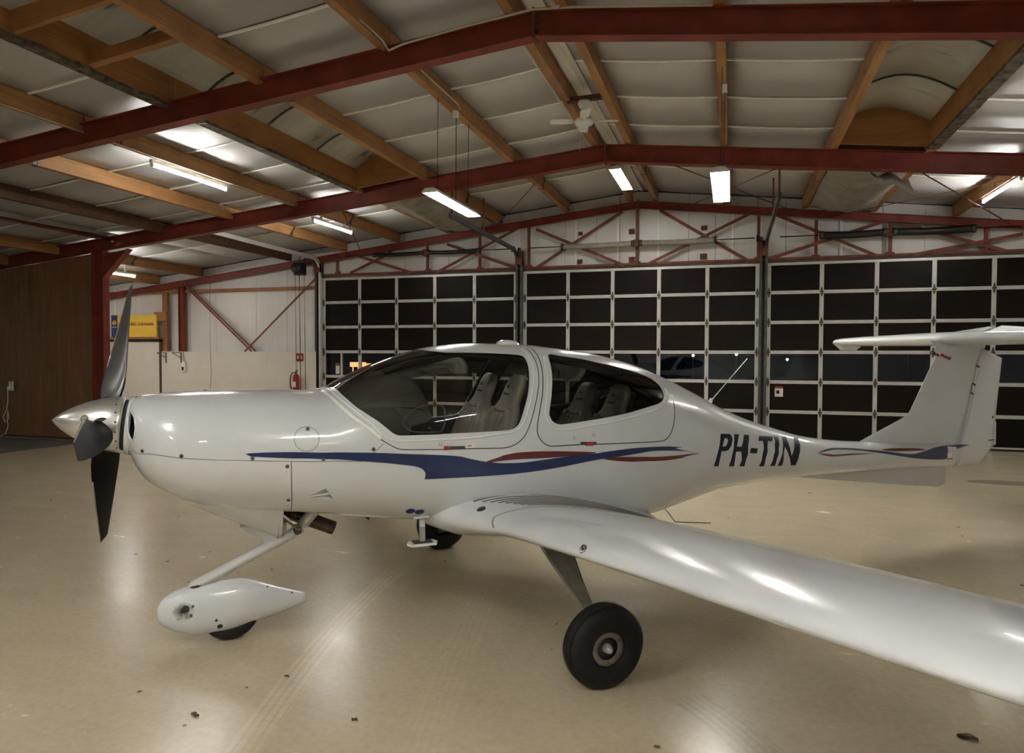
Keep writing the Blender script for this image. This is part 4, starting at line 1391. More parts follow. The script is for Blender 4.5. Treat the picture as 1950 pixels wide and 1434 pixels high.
# propeller blades
PC = ax0 + AX * .105
PR = .955
A0 = -27.0
for k in range(3):
    a = math.radians(A0 + 120 * k)
    up_ = (Vector((0, 0, 1)) - AX * AX.z).normalized()
    side = AX.cross(up_).normalized()       # sign checked below so that positive angles go to port
    if side.y > 0: side = -side
    D = up_ * math.cos(a) + side * math.sin(a)
    Cc = D.cross(AX).normalized()
    rings = []
    tab = Curve([(.06, .085, .080, 64), (.15, .115, .055, 60), (.22, .165, .036, 54), (.35, .190, .025, 43), (.55, .180, .018, 32), (.75, .145, .013, 25), (.90, .105, .008, 20), (.955, .085, .004, 19)])
    for r in (.06, .10, .15, .18, .22, .28, .35, .45, .55, .65, .75, .83, .90, .94, .955):
        ch, th, tw = [float(q) for q in tab(r)]
        b = math.radians(tw)
        cv = Cc * math.cos(b) - AX * math.sin(b)
        nv = D.cross(cv).normalized()
        c0 = PC + D * r
        n = 16
        ring = []
        for j in range(n):
            f = 2 * PI * j / n
            xq = math.cos(f) * .5
            yq = math.sin(f) * .5 * (1 if r < .16 else (0.75 + .25 * math.cos(f)))
            ring.append(c0 + cv * ch * xq + nv * th * yq)
        rings.append(ring)
    bl = MB().loft(rings).build('propeller_blade', [M['blade'], M['blade_front']], plane)
    for pl in bl.data.polygons:      # grey forward face, black rear face
        if pl.normal.dot(AX) > 0.0: pl.material_index = 1
    # steel erosion strip on the leading edge
    rings = []
    for r in (.40, .5, .62, .75, .86, .93):
        ch, th, tw = [float(q) for q in tab(r)]
        b = math.radians(tw)
        cv = Cc * math.cos(b) - AX * math.sin(b)
        nv = D.cross(cv).normalized()
        c0 = PC + D * r - cv * ch * .46
        rings.append([c0 - cv * (ch * .042 + .0015), c0 + nv * (th * .28 + .001), c0 - nv * (th * .28 + .001)])
    MB().loft(rings).build('leading_edge_strip', M['blade_edge'], bl)
    MB().lathe([(.0, .002), (.055, .002), (.062, -.03)], PC + D * .148, D, 18).build('blade_boot', M['gap'], bl)

# lower cowling with the chin scoop
CH = Curve([(-2.36, 1.12, .16, 1.25, 2.0), (-2.30, 1.025, .235, 1.20, 1.9), (-2.217, .968, .29, 1.15, 1.75), (-2.02, .832, .335, 1.05, 1.6), (-1.80, .722, .345, .98, 1.5), (-1.64, .640, .335, .95, 1.45), (-1.535, .588, .31, .94, 1.45)])
rings = []
for s in np.linspace(-2.36, -1.535, 30):
    zb, w, zm, n = [float(q) for q in CH(s)]
    ring = []
    for j in range(33):
        f = PI * j / 32
        ring.append(Vector((s + (.05 * (zb - .60) if s > -1.6 else 0), w * math.copysign(abs(math.cos(f)) ** (2 / n), math.cos(f)), zm - (zm - zb) * math.sin(f) ** (2 / n))))
    rings.append(ring)
chin = MB().loft(rings, closed=False, caps=False).build('lower_cowling', M['skin'], plane, fix=True)
MB().add([tuple(q + Vector((-.02, 0, 0))) for q in rings[-1]], [tuple(range(33))]).build('cowling_outlet', M['gap'], plane)
m_ = MB()
m_.loft([[Vector((s, y, z)) for y, z in ((-w, .70), (w, .70), (w * .8, zb), (-w * .8, zb))] for s, w, zb in ((-1.78, .03, .69), (-1.74, .055, .655), (-1.60, .06, .600), (-1.50, .05, .575))], smooth=False)
m_.build('drain_fairing', M['skin_grey'], plane)
# exhaust
ex_ = MB()
ex_.tube([(-1.62, .05, .80), (-1.45, .05, .735), (-1.19, .05, .617)], .046, 16, cap=False)
ex_.tube([(-1.19, .05, .617), (-1.45, .05, .735)], .041, 16, cap=False)
ex_.build('exhaust_pipe', M['exhaust'], plane)

# nose gear
ng = -.03
gl = MB()
gl.tube([(-2.16, ng, .285), (-2.05, ng, .350), (-1.47, ng, .622), (-1.41, ng, .662)], [.034, .034, .033, .034], 16)
leg = gl.build('nose_gear_leg', M['skin_grey'], plane)
MB().tube([(-1.43, ng, .645), (-1.40, ng, .68), (-1.29, ng, .80)], .036, 14).build('upper_tube', M['skin_grey'], leg)
MB().add([(-1.64, ng - .006, .55), (-1.52, ng - .006, .605), (-1.53, ng - .006, .72), (-1.64, ng - .006, .70), (-1.64, ng + .006, .55), (-1.52, ng + .006, .605), (-1.53, ng + .006, .72), (-1.64, ng + .006, .70)],
         [(0, 1, 2, 3), (7, 6, 5, 4), (0, 4, 5, 1), (1, 5, 6, 2), (2, 6, 7, 3), (3, 7, 4, 0)]).build('gusset', M['skin_grey'], leg)
MB().tube([(-1.43, ng - .05, .66), (-1.56, ng - .05, .77)], .012, 8).build('brace_rod', M['alu'], leg)
MB().lathe([(0, -.045), (.026, -.045), (.026, .045), (0, .045)], (-1.435, ng, .65), (0, 1, 0), 14).build('pivot_bush', M['alu_dark'], leg)
PT = Curve([(-2.256, .212, .208, .004), (-2.245, .258, .168, .035), (-2.21, .305, .128, .062), (-2.13, .345, .083, .088), (-2.02, .362, .056, .102), (-1.90, .370, .052, .106), (-1.80, .372, .066, .105), (-1.70, .350, .091, .094), (-1.55, .290, .125, .062), (-1.38, .228, .168, .016)])
rings = []
for s in np.concatenate([np.linspace(-2.256, -2.2, 7), np.linspace(-2.18, -1.38, 30)]):
    zt, zb, w = [float(q) for q in PT(s)]
    zm = (zt + zb) / 2
    rings.append([Vector((s, ng + w * math.copysign(abs(math.cos(f)) ** .85, math.cos(f)), zm + (zt - zb) / 2 * math.copysign(abs(math.sin(f)) ** .9, math.sin(f)))) for f in [2 * PI * j / 28 for j in range(28)]])
pm_, pnt, pb = mat_new('gloss_white_paint_oil_spattered')
pg = coords(pnt, loc=(2.105, .13, -.235))
pl_ = pnt.nodes.new('ShaderNodeVectorMath')
pl_.operation = 'LENGTH'
pnt.links.new(pg, pl_.inputs[0])
pd_ = math_n(pnt, 'ADD', pl_.outputs['Value'], math_n(pnt, 'MULTIPLY', noise(pnt, coords(pnt), 38.0, 6, 0.75), .09))
pc_ = ramp(pnt, pd_, [(0.055, (0.03, 0.025, 0.02)), (0.085, (0.35, 0.34, 0.32)), (0.11, (0.68, 0.70, 0.715))])
pnt.links.new(pc_, pb.inputs['Base Color'])
pb.inputs['Roughness'].default_value = 0.25
pb.inputs['Coat Weight'].default_value = 0.5
pant = MB().loft(rings).build('wheel_fairing', pm_, plane, label='white streamlined nose wheel fairing')


def pant_pt(s, f):
    zt, zb, w = [float(q) for q in PT(s)]
    zm = (zt + zb) / 2
    return Vector((s, ng + w * math.copysign(abs(math.cos(f)) ** .85, math.cos(f)), zm + (zt - zb) / 2 * math.copysign(abs(math.sin(f)) ** .9, math.sin(f))))


def pant_disc(s, f, r, mat, name, th=.004):
    P = pant_pt(s, f)
    e = .01
    n = (pant_pt(s, f + e) - pant_pt(s, f - e)).cross(pant_pt(s + e, f) - pant_pt(s - e, f)).normalized()
    if n.y > 0: n = -n
    MB().lathe([(0, th), (r * .75, th), (r, th * .5), (r, -.01)], P, n, 16).build(name, mat, pant)


pant_disc(-2.09, PI - .22, .021, M['gap'], 'axle_hole', .002)
for s, f, r in ((-2.05, PI - .30, .008), (-2.06, PI + .02, .008), (-1.92, PI + .30, .008), (-1.62, PI - 1.1, .006), (-1.47, PI - .9, .006)):
    pant_disc(s, f, r, M['alu_dark'], 'fairing_screw')
pant_disc(-1.90, PI + .62, .016, M['gap'], 'valve_slot', .002)
MB().lathe([(0, -.006), (.040, -.006), (.045, .001), (.036, .008)], (-2.035, ng, .358), (-.12, 0, 1), 16).build('leg_socket', M['gap'], pant)


def tyre(c, r, w, axis, name, parent, rim):
    prof = []
    k = 22
    rr = w * .5
    for j in range(k + 1):
        f = -PI * .82 + 2 * PI * .82 * j / k
        # squarish tyre section
        xx = rr * math.copysign(abs(math.sin(f)) ** .75, math.sin(f))
        yy = (r - rim) * .5 * math.copysign(abs(math.cos(f)) ** .8, math.cos(f))
        prof.append((rim + (r - rim) * .5 + yy, xx))
    m_ = MB().lathe(prof, c, axis, 48)
    for g in (-.28, -.10, .10, .28):
        pass
    return m_.build(name, M['rubber'], parent)


nw = tyre((-1.84, ng, .178), .178, .125, (0, 1, 0), 'nose_wheel', plane, .07)
MB().lathe([(0, -.05), (.072, -.05), (.075, 0), (.072, .05), (0, .05)], (-1.84, ng, .178), (0, 1, 0), 20).build('wheel_hub', M['hub'], nw)

# main gear
for sd in (-1, 1):      # -1 port, 1 starboard
    y_of = lambda t: sd * t
    rings = []
    for t, sF, sA, z, th in ((.70, -.14, .13, .78, .03), (.85, -.135, .10, .70, .03), (1.05, -.118, .045, .588, .028), (1.22, -.10, .005, .50, .024), (1.38, -.082, -.012, .415, .02), (1.43, -.06, .0, .34, .02), (1.445, -.03, .03, .24, .02)):
        rings.append([Vector((sF, y_of(t), z - th / 2)), Vector((sA, y_of(t), z - th / 2)), Vector((sA, y_of(t), z + th / 2)), Vector((sF, y_of(t), z + th / 2))])
    lg = MB().loft(rings, smooth=False).build('main_gear_leg', M['steel_leg'], plane)
    MB().tube([(.05, y_of(1.03), .60), (.005, y_of(1.24), .49), (-.005, y_of(1.42), .36)], .006, 6).build('brake_line', M['gap'], lg)
    c = Vector((0.0, y_of(1.485), .222))
    axw = Vector((0, sd, -.05)).normalized()
    wh = tyre(c, .226, .155, axw, 'main_wheel', plane, .085)
    for g in (-.035, 0, .035):
        MB().lathe([(.2262, g - .004), (.2275, g), (.2262, g + .004)], c, axw, 48).build('tread_rib', M['rubber'], wh)
    MB().lathe([(.060, .045), (.066, .052), (.088, .056), (.094, .050), (.092, .03)], c, axw, 32).build('rim', M['hub'], wh)
    MB().lathe([(0, .035), (.062, .035), (.062, -.05), (0, -.05)], c, axw, 24).build('hub_disc', M['gap'], wh)
    MB().lathe([(0, .078), (.012, .078), (.018, .072), (.019, .06), (.026, .052), (.028, .03)], c, axw, 10).build('axle_nut', M['alu'], wh)
    for k in range(3):
        a = 2 * PI * k / 3 + .5
        x_, y__, d__ = frame_of(axw)
        P = c + axw * .05 + (x_ * math.cos(a) + y__ * math.sin(a)) * .078
        MB().lathe([(0, .012), (.008, .012), (.008, 0)], P, axw, 6, False).build('rim_bolt', M['hub'], wh)
    MB().box((.0, y_of(1.40), .23), (.12, .05, .12)).build('brake_caliper', M['alu_dark'], wh)

# boarding step
for sd in (-1, 1):
    st = MB().tube([(-.71, sd * .42, .78), (-.71, sd * .43, .60)], .020, 12).build('boarding_step', M['skin'], plane)
    m_ = MB()
    m_.loft([[Vector((-.71 + dx * w, sd * .43 + y, z)) for dx, z in ((-1, .578), (1, .578), (1, .592), (-1, .592))] for y, w in ((-.05, .08), (.0, .10), (.05, .08))], smooth=False)
    m_.build('foot_plate', M['bead'], st)
    MB().box((-.71, sd * .43, .595), (.12, .07, .008)).build('grip_pad', M['gap'], st)
    MB().box((-.72, sd * .42, .755), (.10, .06, .012)).build('step_flange', M['bead'], st)

# ------------------------------------------------------------------ wing
# t, leading edge s, z, trailing edge s, z, thickness
WG = Curve([(.25, -.72, .765, 1.10, .60, .36), (.45, -.635, .748, 1.04, .60, .325), (.60, -.555, .745, .96, .62, .265), (.80, -.49, .757, .84, .665, .205), (1.0, -.445, .782, .735, .718, .170),
            (1.6, -.400, .840, .690, .790, .150), (3.7, -.262, 1.005, .655, .958, .118), (5.6, -.130, 1.155, .610, 1.115, .088), (5.95, -.080, 1.185, .570, 1.145, .06)])


def foil(x, T):
    yt = 5 * T * (.2969 * math.sqrt(x) - .126 * x - .3516 * x * x + .2843 * x**3 - .1036 * x**4)
    m_, p_ = .022, .42
    yc = m_ / p_**2 * (2 * p_ * x - x * x) if x < p_ else m_ / (1 - p_)**2 * ((1 - 2 * p_) + 2 * p_ * x - x * x)
    return yc, yt


def wing_pt(t, x, upper, sd=-1, lift=0.0):
    ls, lz, ts, tz, th = [float(q) for q in WG(t)]
    ch = ts - ls
    yc, yt = foil(x, th / ch)
    z = lz + (tz - lz) * x + ch * (yc + (yt if upper else -yt)) + lift
    return Vector((ls + ch * x, sd * t, z))


xs_ = [(1 - math.cos(PI * j / 26)) / 2 for j in range(27)]
for sd in (-1, 1):
    rings = []
    for t in list(np.linspace(.25, 1.2, 16)) + list(np.linspace(1.35, 5.6, 26)) + [5.75, 5.88, 5.95]:
        ring = [wing_pt(t, x, True, sd) for x in xs_[::-1]] + [wing_pt(t, x, False, sd) for x in xs_[1:-1]]
        rings.append(ring)
    wg = MB().loft(rings).build('wing', M['skin'], plane, label='white low wing')
    # tip plate curved up
    rings = []
    for q in range(6):
        f = q / 5
        t = 5.93 + .10 * math.sin(f * PI / 2)
        rr = [wing_pt(5.95, x, True, sd) for x in xs_[::-2]] + [wing_pt(5.95, x, False, sd) for x in xs_[2:-1:2]]
        rings.append([Vector((p_.x + f * f * .18 * (1 if p_.x < .2 else .6), sd * t, p_.z + .05 * f * f)) for p_ in rr])
    MB().loft(rings).build('winglet', M['skin'], wg)
    # root joint tape
    def wing_ribbon(name, pts, w, mat, lift=.0012):
        m_ = MB()
        rings = []
        P = [wing_pt(t, x, up_, sd) for t, x, up_ in pts]
        for i, p_ in enumerate(P):
            d = (P[min(i + 1, len(P) - 1)] - P[max(i - 1, 0)]).normalized()
            t, x, up_ = pts[i]
            e = .004
            n = (wing_pt(t + e, x, up_, sd) - wing_pt(t - e, x, up_, sd)).cross(wing_pt(t, min(x + e, .999), up_, sd) - wing_pt(t, max(x - e, .0005), up_, sd)).normalized()
            if (n.z < 0) == bool(up_): n = -n
            xx = d.cross(n).normalized()
            rings.append([p_ - xx * w / 2 - n * .002, p_ - xx * w / 2 + n * lift, p_ + xx * w / 2 + n * lift, p_ + xx * w / 2 - n * .002])
        m_.loft(rings)
        m_.build(name, mat, wg)
    seam = [(1.0 - .10 * min(1, k / 6), .0008 + .97 * (k / 40) ** 1.6, True) for k in range(41)]
    wing_ribbon('root_joint', seam, .011, M['gap_soft'])
    if sd == -1:
        for k in range(8):
            t0 = .55 + .036 * k
            x0 = .10 + .022 * k
            wing_ribbon('walkway_strip', [(t0 + .02 * (1 - j / 30), x0 + (.965 - x0) * (j / 30) ** 1.15, True) for j in range(31)], .015, M['walk'], .002)
        P = wing_pt(.70, .075, True)
        MB().lathe([(0, .004), (.025, .004), (.03, .001), (.03, -.004)], P, (-.45, -.1, 1), 14).build('tank_vent_cap', M['gap'], wg)
        P = wing_pt(1.92, .012, True)
        MB().lathe([(.017, -.003), (.017, .003), (.022, .003), (.022, -.003)], P, (-1, 0, .5), 16).build('stall_vane_ring', M['alu_dark'], wg)
        MB().lathe([(0, .003), (.008, .003), (.008, -.003)], P, (-1, 0, .5), 12).build('stall_vane_hole', M['gap'], wg)
    wing_ribbon('flap_gap', [(t, .74, True) for t in np.linspace(.95, 3.0, 20)], .004, M['gap_soft'])
    wing_ribbon('aileron_gap', [(t, .76, True) for t in np.linspace(3.05, 5.4, 20)], .004, M['gap_soft'])
    wing_ribbon('panel_gap', [(3.02, x, True) for x in np.linspace(.74, .99, 8)], .005, M['gap_soft'])

# ------------------------------------------------------------------ fin, rudder and tailplane
hinge_s = lambda z: 4.915 + .3005 * (z - .891)
FN = Curve([(.86, 3.30), (.93, 3.42), (1.004, 3.585), (1.10, 3.85), (1.195, 4.115), (1.225, 4.185), (1.26, 4.222), (1.30, 4.250), (1.50, 4.378), (1.70, 4.507), (1.80, 4.570), (1.85, 4.570), (1.90, 4.535), (1.94, 4.49)])


def fin_half(z, d):
    """half thickness at distance d behind the leading edge"""
    mx = .062 - .018 * min(1, max(0, (z - .9) / 1.0))
    fl = 1 + (max(0, z - 1.84) / .1) * .35
    return mx * (1 - math.exp(-d / .17)) * fl


rings = []
for z in list(np.linspace(.86, 1.18, 12)) + list(np.linspace(1.195, 1.32, 8)) + list(np.linspace(1.36, 1.80, 10)) + list(np.linspace(1.82, 1.94, 6)):
    le = float(FN(z)[0])
    te = hinge_s(z) if z < 1.7 else hinge_s(1.7) + (z - 1.7) * .5
    ring = []
    n = 18
    pts = [(le + (te - le) * (j / n) ** 1.8, ) for j in range(n + 1)]
    for (s,) in pts:
        ring.append(Vector((s, -max(fin_half(z, s - le) * (1 - .45 * ((s - le) / (te - le)) ** 2), .0015), z)))
    for (s,) in pts[::-1]:
        ring.append(Vector((s, max(fin_half(z, s - le) * (1 - .45 * ((s - le) / (te - le)) ** 2), .0015), z)))
    rings.append(ring)
MB().loft(rings).build('vertical_fin', M['skin'], plane)
# rudder
RD = [(.700, 4.90, 5.255), (.78, 4.892, 5.345), (.885, 4.918, 5.455), (1.0, 4.953, 5.463), (1.2, 5.013, 5.478), (1.5, 5.103, 5.515), (1.69, 5.160, 5.542), (1.775, 5.185, 5.553), (1.83, 5.205, 5.38), (1.868, 5.225, 5.27)]
rings = []
for z, a, b in RD:
    ring = []
    n = 10
    for j in range(n + 1):
        q = j / n
        ring.append(Vector((a - .022 + (b - a + .022) * q, -(.036 * (1 - q) ** .9 + .003), z)))
    for j in range(n, -1, -1):
        q = j / n
        ring.append(Vector((a - .022 + (b - a + .022) * q, .036 * (1 - q) ** .9 + .003, z)))
    rings.append(ring)
rud = MB().loft(rings).build('rudder', M['skin'], plane)
MB().box((5.468, 0, 1.0), (.036, .006, .24)).build('trim_tab', M['skin'], rud)
MB().box((5.40, -.012, .935), (.09, .006, .008)).build('tab_rod', M['gap'], rud)
MB().lathe([(0, .003), (.014, .003), (.014, 0)], (5.42, -.009, 1.17), (0, -1, 0), 12).build('tab_screw', M['alu_dark'], rud)
MB().tube([(hinge_s(z) + .002, -.036, z) for z in (.86, 1.2, 1.5, 1.66)], .003, 6).build('hinge_gap', M['gap_soft'], rud)
for z in (1.70, 1.43, 1.52):
    MB().bar((hinge_s(z) - .05, -.044, z), (hinge_s(z) - .005, -.040, z - .02), .006, .012).build('hinge_slot', M['gap'], rud)
MB().tube([(hinge_s(1.42) - .055, -.045, 1.43), (hinge_s(1.5) - .055, -.045, 1.52)], .0025, 6).build('hinge_cover_gap', M['gap'], rud)
# tail cone under the rudder
m_ = MB()
rings = []
for s, w, zt, zb in ((4.72, .085, .95, .702), (4.80, .075, .94, .698), (4.87, .055, .92, .705), (4.91, .02, .90, .73)):
    rings.append([Vector((s, w * math.cos(f), (zt + zb) / 2 + (zt - zb) / 2 * math.sin(f))) for f in [2 * PI * j / 20 for j in range(20)]])
m_.loft(rings)
m_.build('tail_cone', M['skin'], plane)
# the blue stripe runs on over the fin and rudder
for sd in (-1, 1):
    m_ = MB()
    up_p = [(4.56, .915), (4.66, .920), (4.76, .922), (4.90, .918), (5.03, .905)]
    lo_p = [(4.56, .86), (4.64, .855), (4.70, .862), (4.84, .885), (5.03, .902)]
    vs, fs = [], []
    for (a, z), (b, y) in zip(up_p, lo_p):
        for s, zz in ((a, z), (b, y)):
            hw = .064 if s < 4.91 else .036 * (1 - (s - 4.92) / .53) ** .9 + .006
            hw = max(hw, .03)
            if s < 4.93: hw = .062 - (s - 4.56) * .04 + .012
            vs.append((s, sd * hw, zz))
    for i in range(len(up_p) - 1):
        fs.append((2 * i, 2 * i + 2, 2 * i + 3, 2 * i + 1))
    m_.add(vs, fs)
    m_.build('rudder_blue_stripe', M['blue'], plane)
# data plate near the tail end
su = (4.66, .60)
P = Vector(surf(np.array([4.66]), np.array([.50]))[0])
MB().box(P + Vector((0, -.004, -.015)), (.06, .006, .075)).build('data_plate', M['strip'], plane)
tm = text_mesh('PH-TIN', .022, .0005, 'plate_lettering', M['gap'], .0004)
inst('plate_lettering', tm, plane, Matrix.Translation(P + Vector((0, -.009, -.035))) @ Matrix.Rotation(PI / 2, 4, 'X'))
# ventral fin
m_ = MB()
m_.loft([[Vector((s, y * k, z)) for y, z in ((-.030, zt), (.030, zt), (.014, zb), (-.014, zb))] for s, zt, zb, k in ((2.80, .735, .720, .2), (3.4, .74, .645, .9), (4.0, .735, .577, 1), (4.62, .72, .507, 1), (4.73, .71, .535, .7))], smooth=False)
m_.build('ventral_fin', M['skin_grey'], plane)

# tailplane
TP = Curve([(0, 4.56, 5.30, .135), (.15, 4.595, 5.31, .135), (.8, 4.76, 5.37, .12), (1.5, 4.935, 5.44, .095), (1.62, 4.975, 5.455, .08), (1.68, 5.04, 5.455, .03)])
rings = []
for t in [-1.68, -1.65, -1.62, -1.5, -1.2, -.8, -.4, -.15, 0, .15, .4, .8, 1.2, 1.5, 1.62, 1.65, 1.68]:
    le, te, th = [float(q) for q in TP(abs(t))]
    ring = []
    for x in xs_[::-1]:
        yt = foil(x, th / (te - le))[1]
        ring.append(Vector((le + (te - le) * x, -t, 1.962 + yt * (te - le))))
    for x in xs_[1:-1]:
        yt = foil(x, th / (te - le))[1]
        ring.append(Vector((le + (te - le) * x, -t, 1.962 - yt * (te - le))))
    rings.append(ring)
tp = MB().loft(rings).build('tailplane', M['skin'], plane)
for a, b, ha, hb in ((-.66, -.06, 2.035, 2.105), (.01, .66, 2.110, 2.045)):
    m_ = MB()
    rings = []
    for t in (a, a + .03, b - .03, b):
        zt_ = ha + (hb - ha) * (t - a) / (b - a) - (0 if t in (a + .03, b - .03) else .012)
        rings.append([Vector((5.18, -t, 1.985)), Vector((5.27, -t, 1.985 + (zt_ - 1.985) * .45)), Vector((5.48, -t, zt_)), Vector((5.48, -t, zt_ - .006)), Vector((5.25, -t, 1.95))])
    m_.loft(rings, smooth=False)
    m_.build('elevator', M['skin'], tp)
for sd in (-1, 1):
    m_ = MB()
    t = 1.63
    pr = [(5.0, 1.955), (5.14, 1.865), (5.33, 1.862), (5.47, 1.95)]
    m_.loft([[Vector((s, sd * (t + w), z)) for s, z in pr] for w in (-.035, .03)], smooth=False)
    m_.build('balance_horn', M['skin'], tp)
MB().tube([(4.50, 0, 1.825), (4.60, 0, 1.80)], .017, 10).build('pitot_mount', M['gap'], tp)
MB().tube([(4.57, -.04, 1.812), (4.69, -.055, 1.768)], .016, 10).build('red_cover', M['red_plastic'], tp)

# ------------------------------------------------------------------ cabin
m_ = MB()
rings = []
for yy in np.linspace(-.50, .50, 17):
    q = abs(yy) / .50
    k = max(0.0, 1 - q ** 3.0)
    prof_ = [(-1.24, 1.10), (-1.22, 1.44 + .10 * k), (-1.05, 1.455 + .15 * k), (-.90, 1.46 + .185 * k), (-.77, 1.455 + .20 * k), (-.69, 1.43 + .185 * k), (-.665, 1.40 + .16 * k), (-.70, 1.36 + .13 * k), (-.80, 1.34), (-.84, 1.10)]
    rings.append([Vector((s, yy * min(1.0, .62 + .38 * (s + 1.24) / .42) * (1 if z < 1.5 else 1), z)) for s, z in prof_])
m_.loft(rings)
m_.build('instrument_panel', M['hood'], plane, label='dark hooded instrument panel')
fl_ = MB()
fl_.loft([[Vector((s, k * float(FUS(s)[2]) * .74, z)) for k, z in ((-1, .90), (1, .90), (1, .93), (-1, .93))] for s in np.linspace(-1.15, 1.15, 12)], smooth=False)
fl_.build('cabin_floor', M['lining'], plane)
MB().box((-.45, 0, 1.05), (.9, .16, .30)).build('centre_console', M['leather_dark'], plane)
m_ = MB()
m_.tube([(-.62, -.27, .93), (-.58, -.27, 1.18), (-.62, -.27, 1.30)], .014, 8)
m_.build('control_stick', M['leather_dark'], plane)


def seat(s0, y, z0, k=1.0):
    """aircraft seat: s0 = top of the backrest, z0 = top height"""
    def P(h, w, f):      # h along the back (0 bottom..1 top), w sideways, f forward of the shell
        sx = s0 - .25 + .26 * h
        zz = z0 - .62 + .62 * h
        n = Vector((-.92, 0, .39))
        return Vector((sx, y + w, zz)) + n * f
    wd = Curve([(0, .215, .10), (.25, .225, .105), (.45, .23, .10), (.58, .215, .09), (.66, .165, .085), (.72, .135, .085), (.85, .125, .085), (.95, .11, .08), (1.0, .07, .05)])
    rings = []
    for h in (0, .12, .25, .35, .45, .52, .58, .62, .66, .70, .76, .85, .92, .97, 1.0):
        w, th = [float(q) for q in wd(h)]
        ring = []
        for j in range(20):
            f = 2 * PI * j / 20
            ring.append(P(h, w * math.copysign(abs(math.cos(f)) ** .6, math.cos(f)), th * .5 * math.copysign(abs(math.sin(f)) ** .7, math.sin(f))))
        rings.append(ring)
    st = MB().loft(rings).build('seat', M['leather'], plane, label='grey leather seat with integral headrest')
    for w0 in (-.085, 0, .085):
        rings = []
        for h in (.02, .15, .3, .45, .53, .56):
            ww = .036 if h < .55 else .02
            ring = []
            for j in range(10):
                f = 2 * PI * j / 10
                ring.append(P(h, w0 * (1 - .25 * h) + ww * math.cos(f), .036 + .020 * math.sin(f)))
            rings.append(ring)
        MB().loft(rings).build('flute', M['leather'], st)
    for s_ in (-1, 1):
        rings = []
        for h in (0, .15, .3, .45, .55, .62):
            ww = .045 * (1 - .4 * h)
            ring = [P(h, s_ * (.185 - .05 * max(0, h - .4) / .2) + ww * math.cos(f), .038 + (.036 - .02 * h) * math.sin(f)) for f in [2 * PI * j / 10 for j in range(10)]]
            rings.append(ring)
        MB().loft(rings).build('side_bolster', M['leather'], st)
    # stitched groove below the headrest and the embroidered mark
    MB().tube([P(.60, -.13, .044), P(.585, 0, .047), P(.60, .13, .044)], .005, 6).build('stitch_line', M['leather_dark'], st)
    c = P(.84, 0, .0445)
    m_ = MB()
    m_.lathe([(0, .003), (.012, .003), (.013, 0)], c + Vector((-.0, 0, .012)), (-.92, 0, .39), 8)
    m_.build('embroidered_mark', M['leather_dark'], st)
    tm_ = text_mesh('Diamond', .026, .001, 'embroidery', M['leather_dark'], .0006)
    rot = Matrix(((0, .39, -.92), (-1, 0, 0), (0, .92, .39))).to_4x4()
    inst('embroidery', tm_, st, Matrix.Translation(P(.775, 0, .0455)) @ rot)
    # back of the shell and seat cushion
    MB().add([tuple(P(h, w_ * float(wd(h)[0]) * .96, -.055)) for h in (0, .3, .55, .66, .8, .96) for w_ in (-1, 1)] + [tuple(P(h, w_ * float(wd(h)[0]) * .8, -.075)) for h in (0, .3, .55, .66, .8, .96) for w_ in (-1, 1)],
             [(2 * i + 12, 2 * i + 13, 2 * i + 15, 2 * i + 14) for i in range(5)] + [(2 * i, 2 * i + 2, 2 * i + 14, 2 * i + 12) for i in range(5)] + [(2 * i + 1, 2 * i + 13, 2 * i + 15, 2 * i + 3) for i in range(5)]).build('seat_shell', M['leather_dark'], st)
    rings = []
    for q in range(6):
        f = q / 5
        s = s0 - .27 - .42 * f
        ht = .09 * (1 - .4 * f ** 4)
        rings.append([Vector((s, y + .22 * math.copysign(abs(math.cos(a)) ** .5, math.cos(a)), z0 - .60 + .03 * f + ht * .6 * math.copysign(abs(math.sin(a)) ** .6, math.sin(a)))) for a in [2 * PI * j / 16 for j in range(16)]])
    MB().loft(rings).build('cushion', M['leather'], st)


seat(.02, -.27, 1.64)
seat(.02, .27, 1.64)
seat(.86, -.25, 1.56)
seat(.86, .25, 1.56)
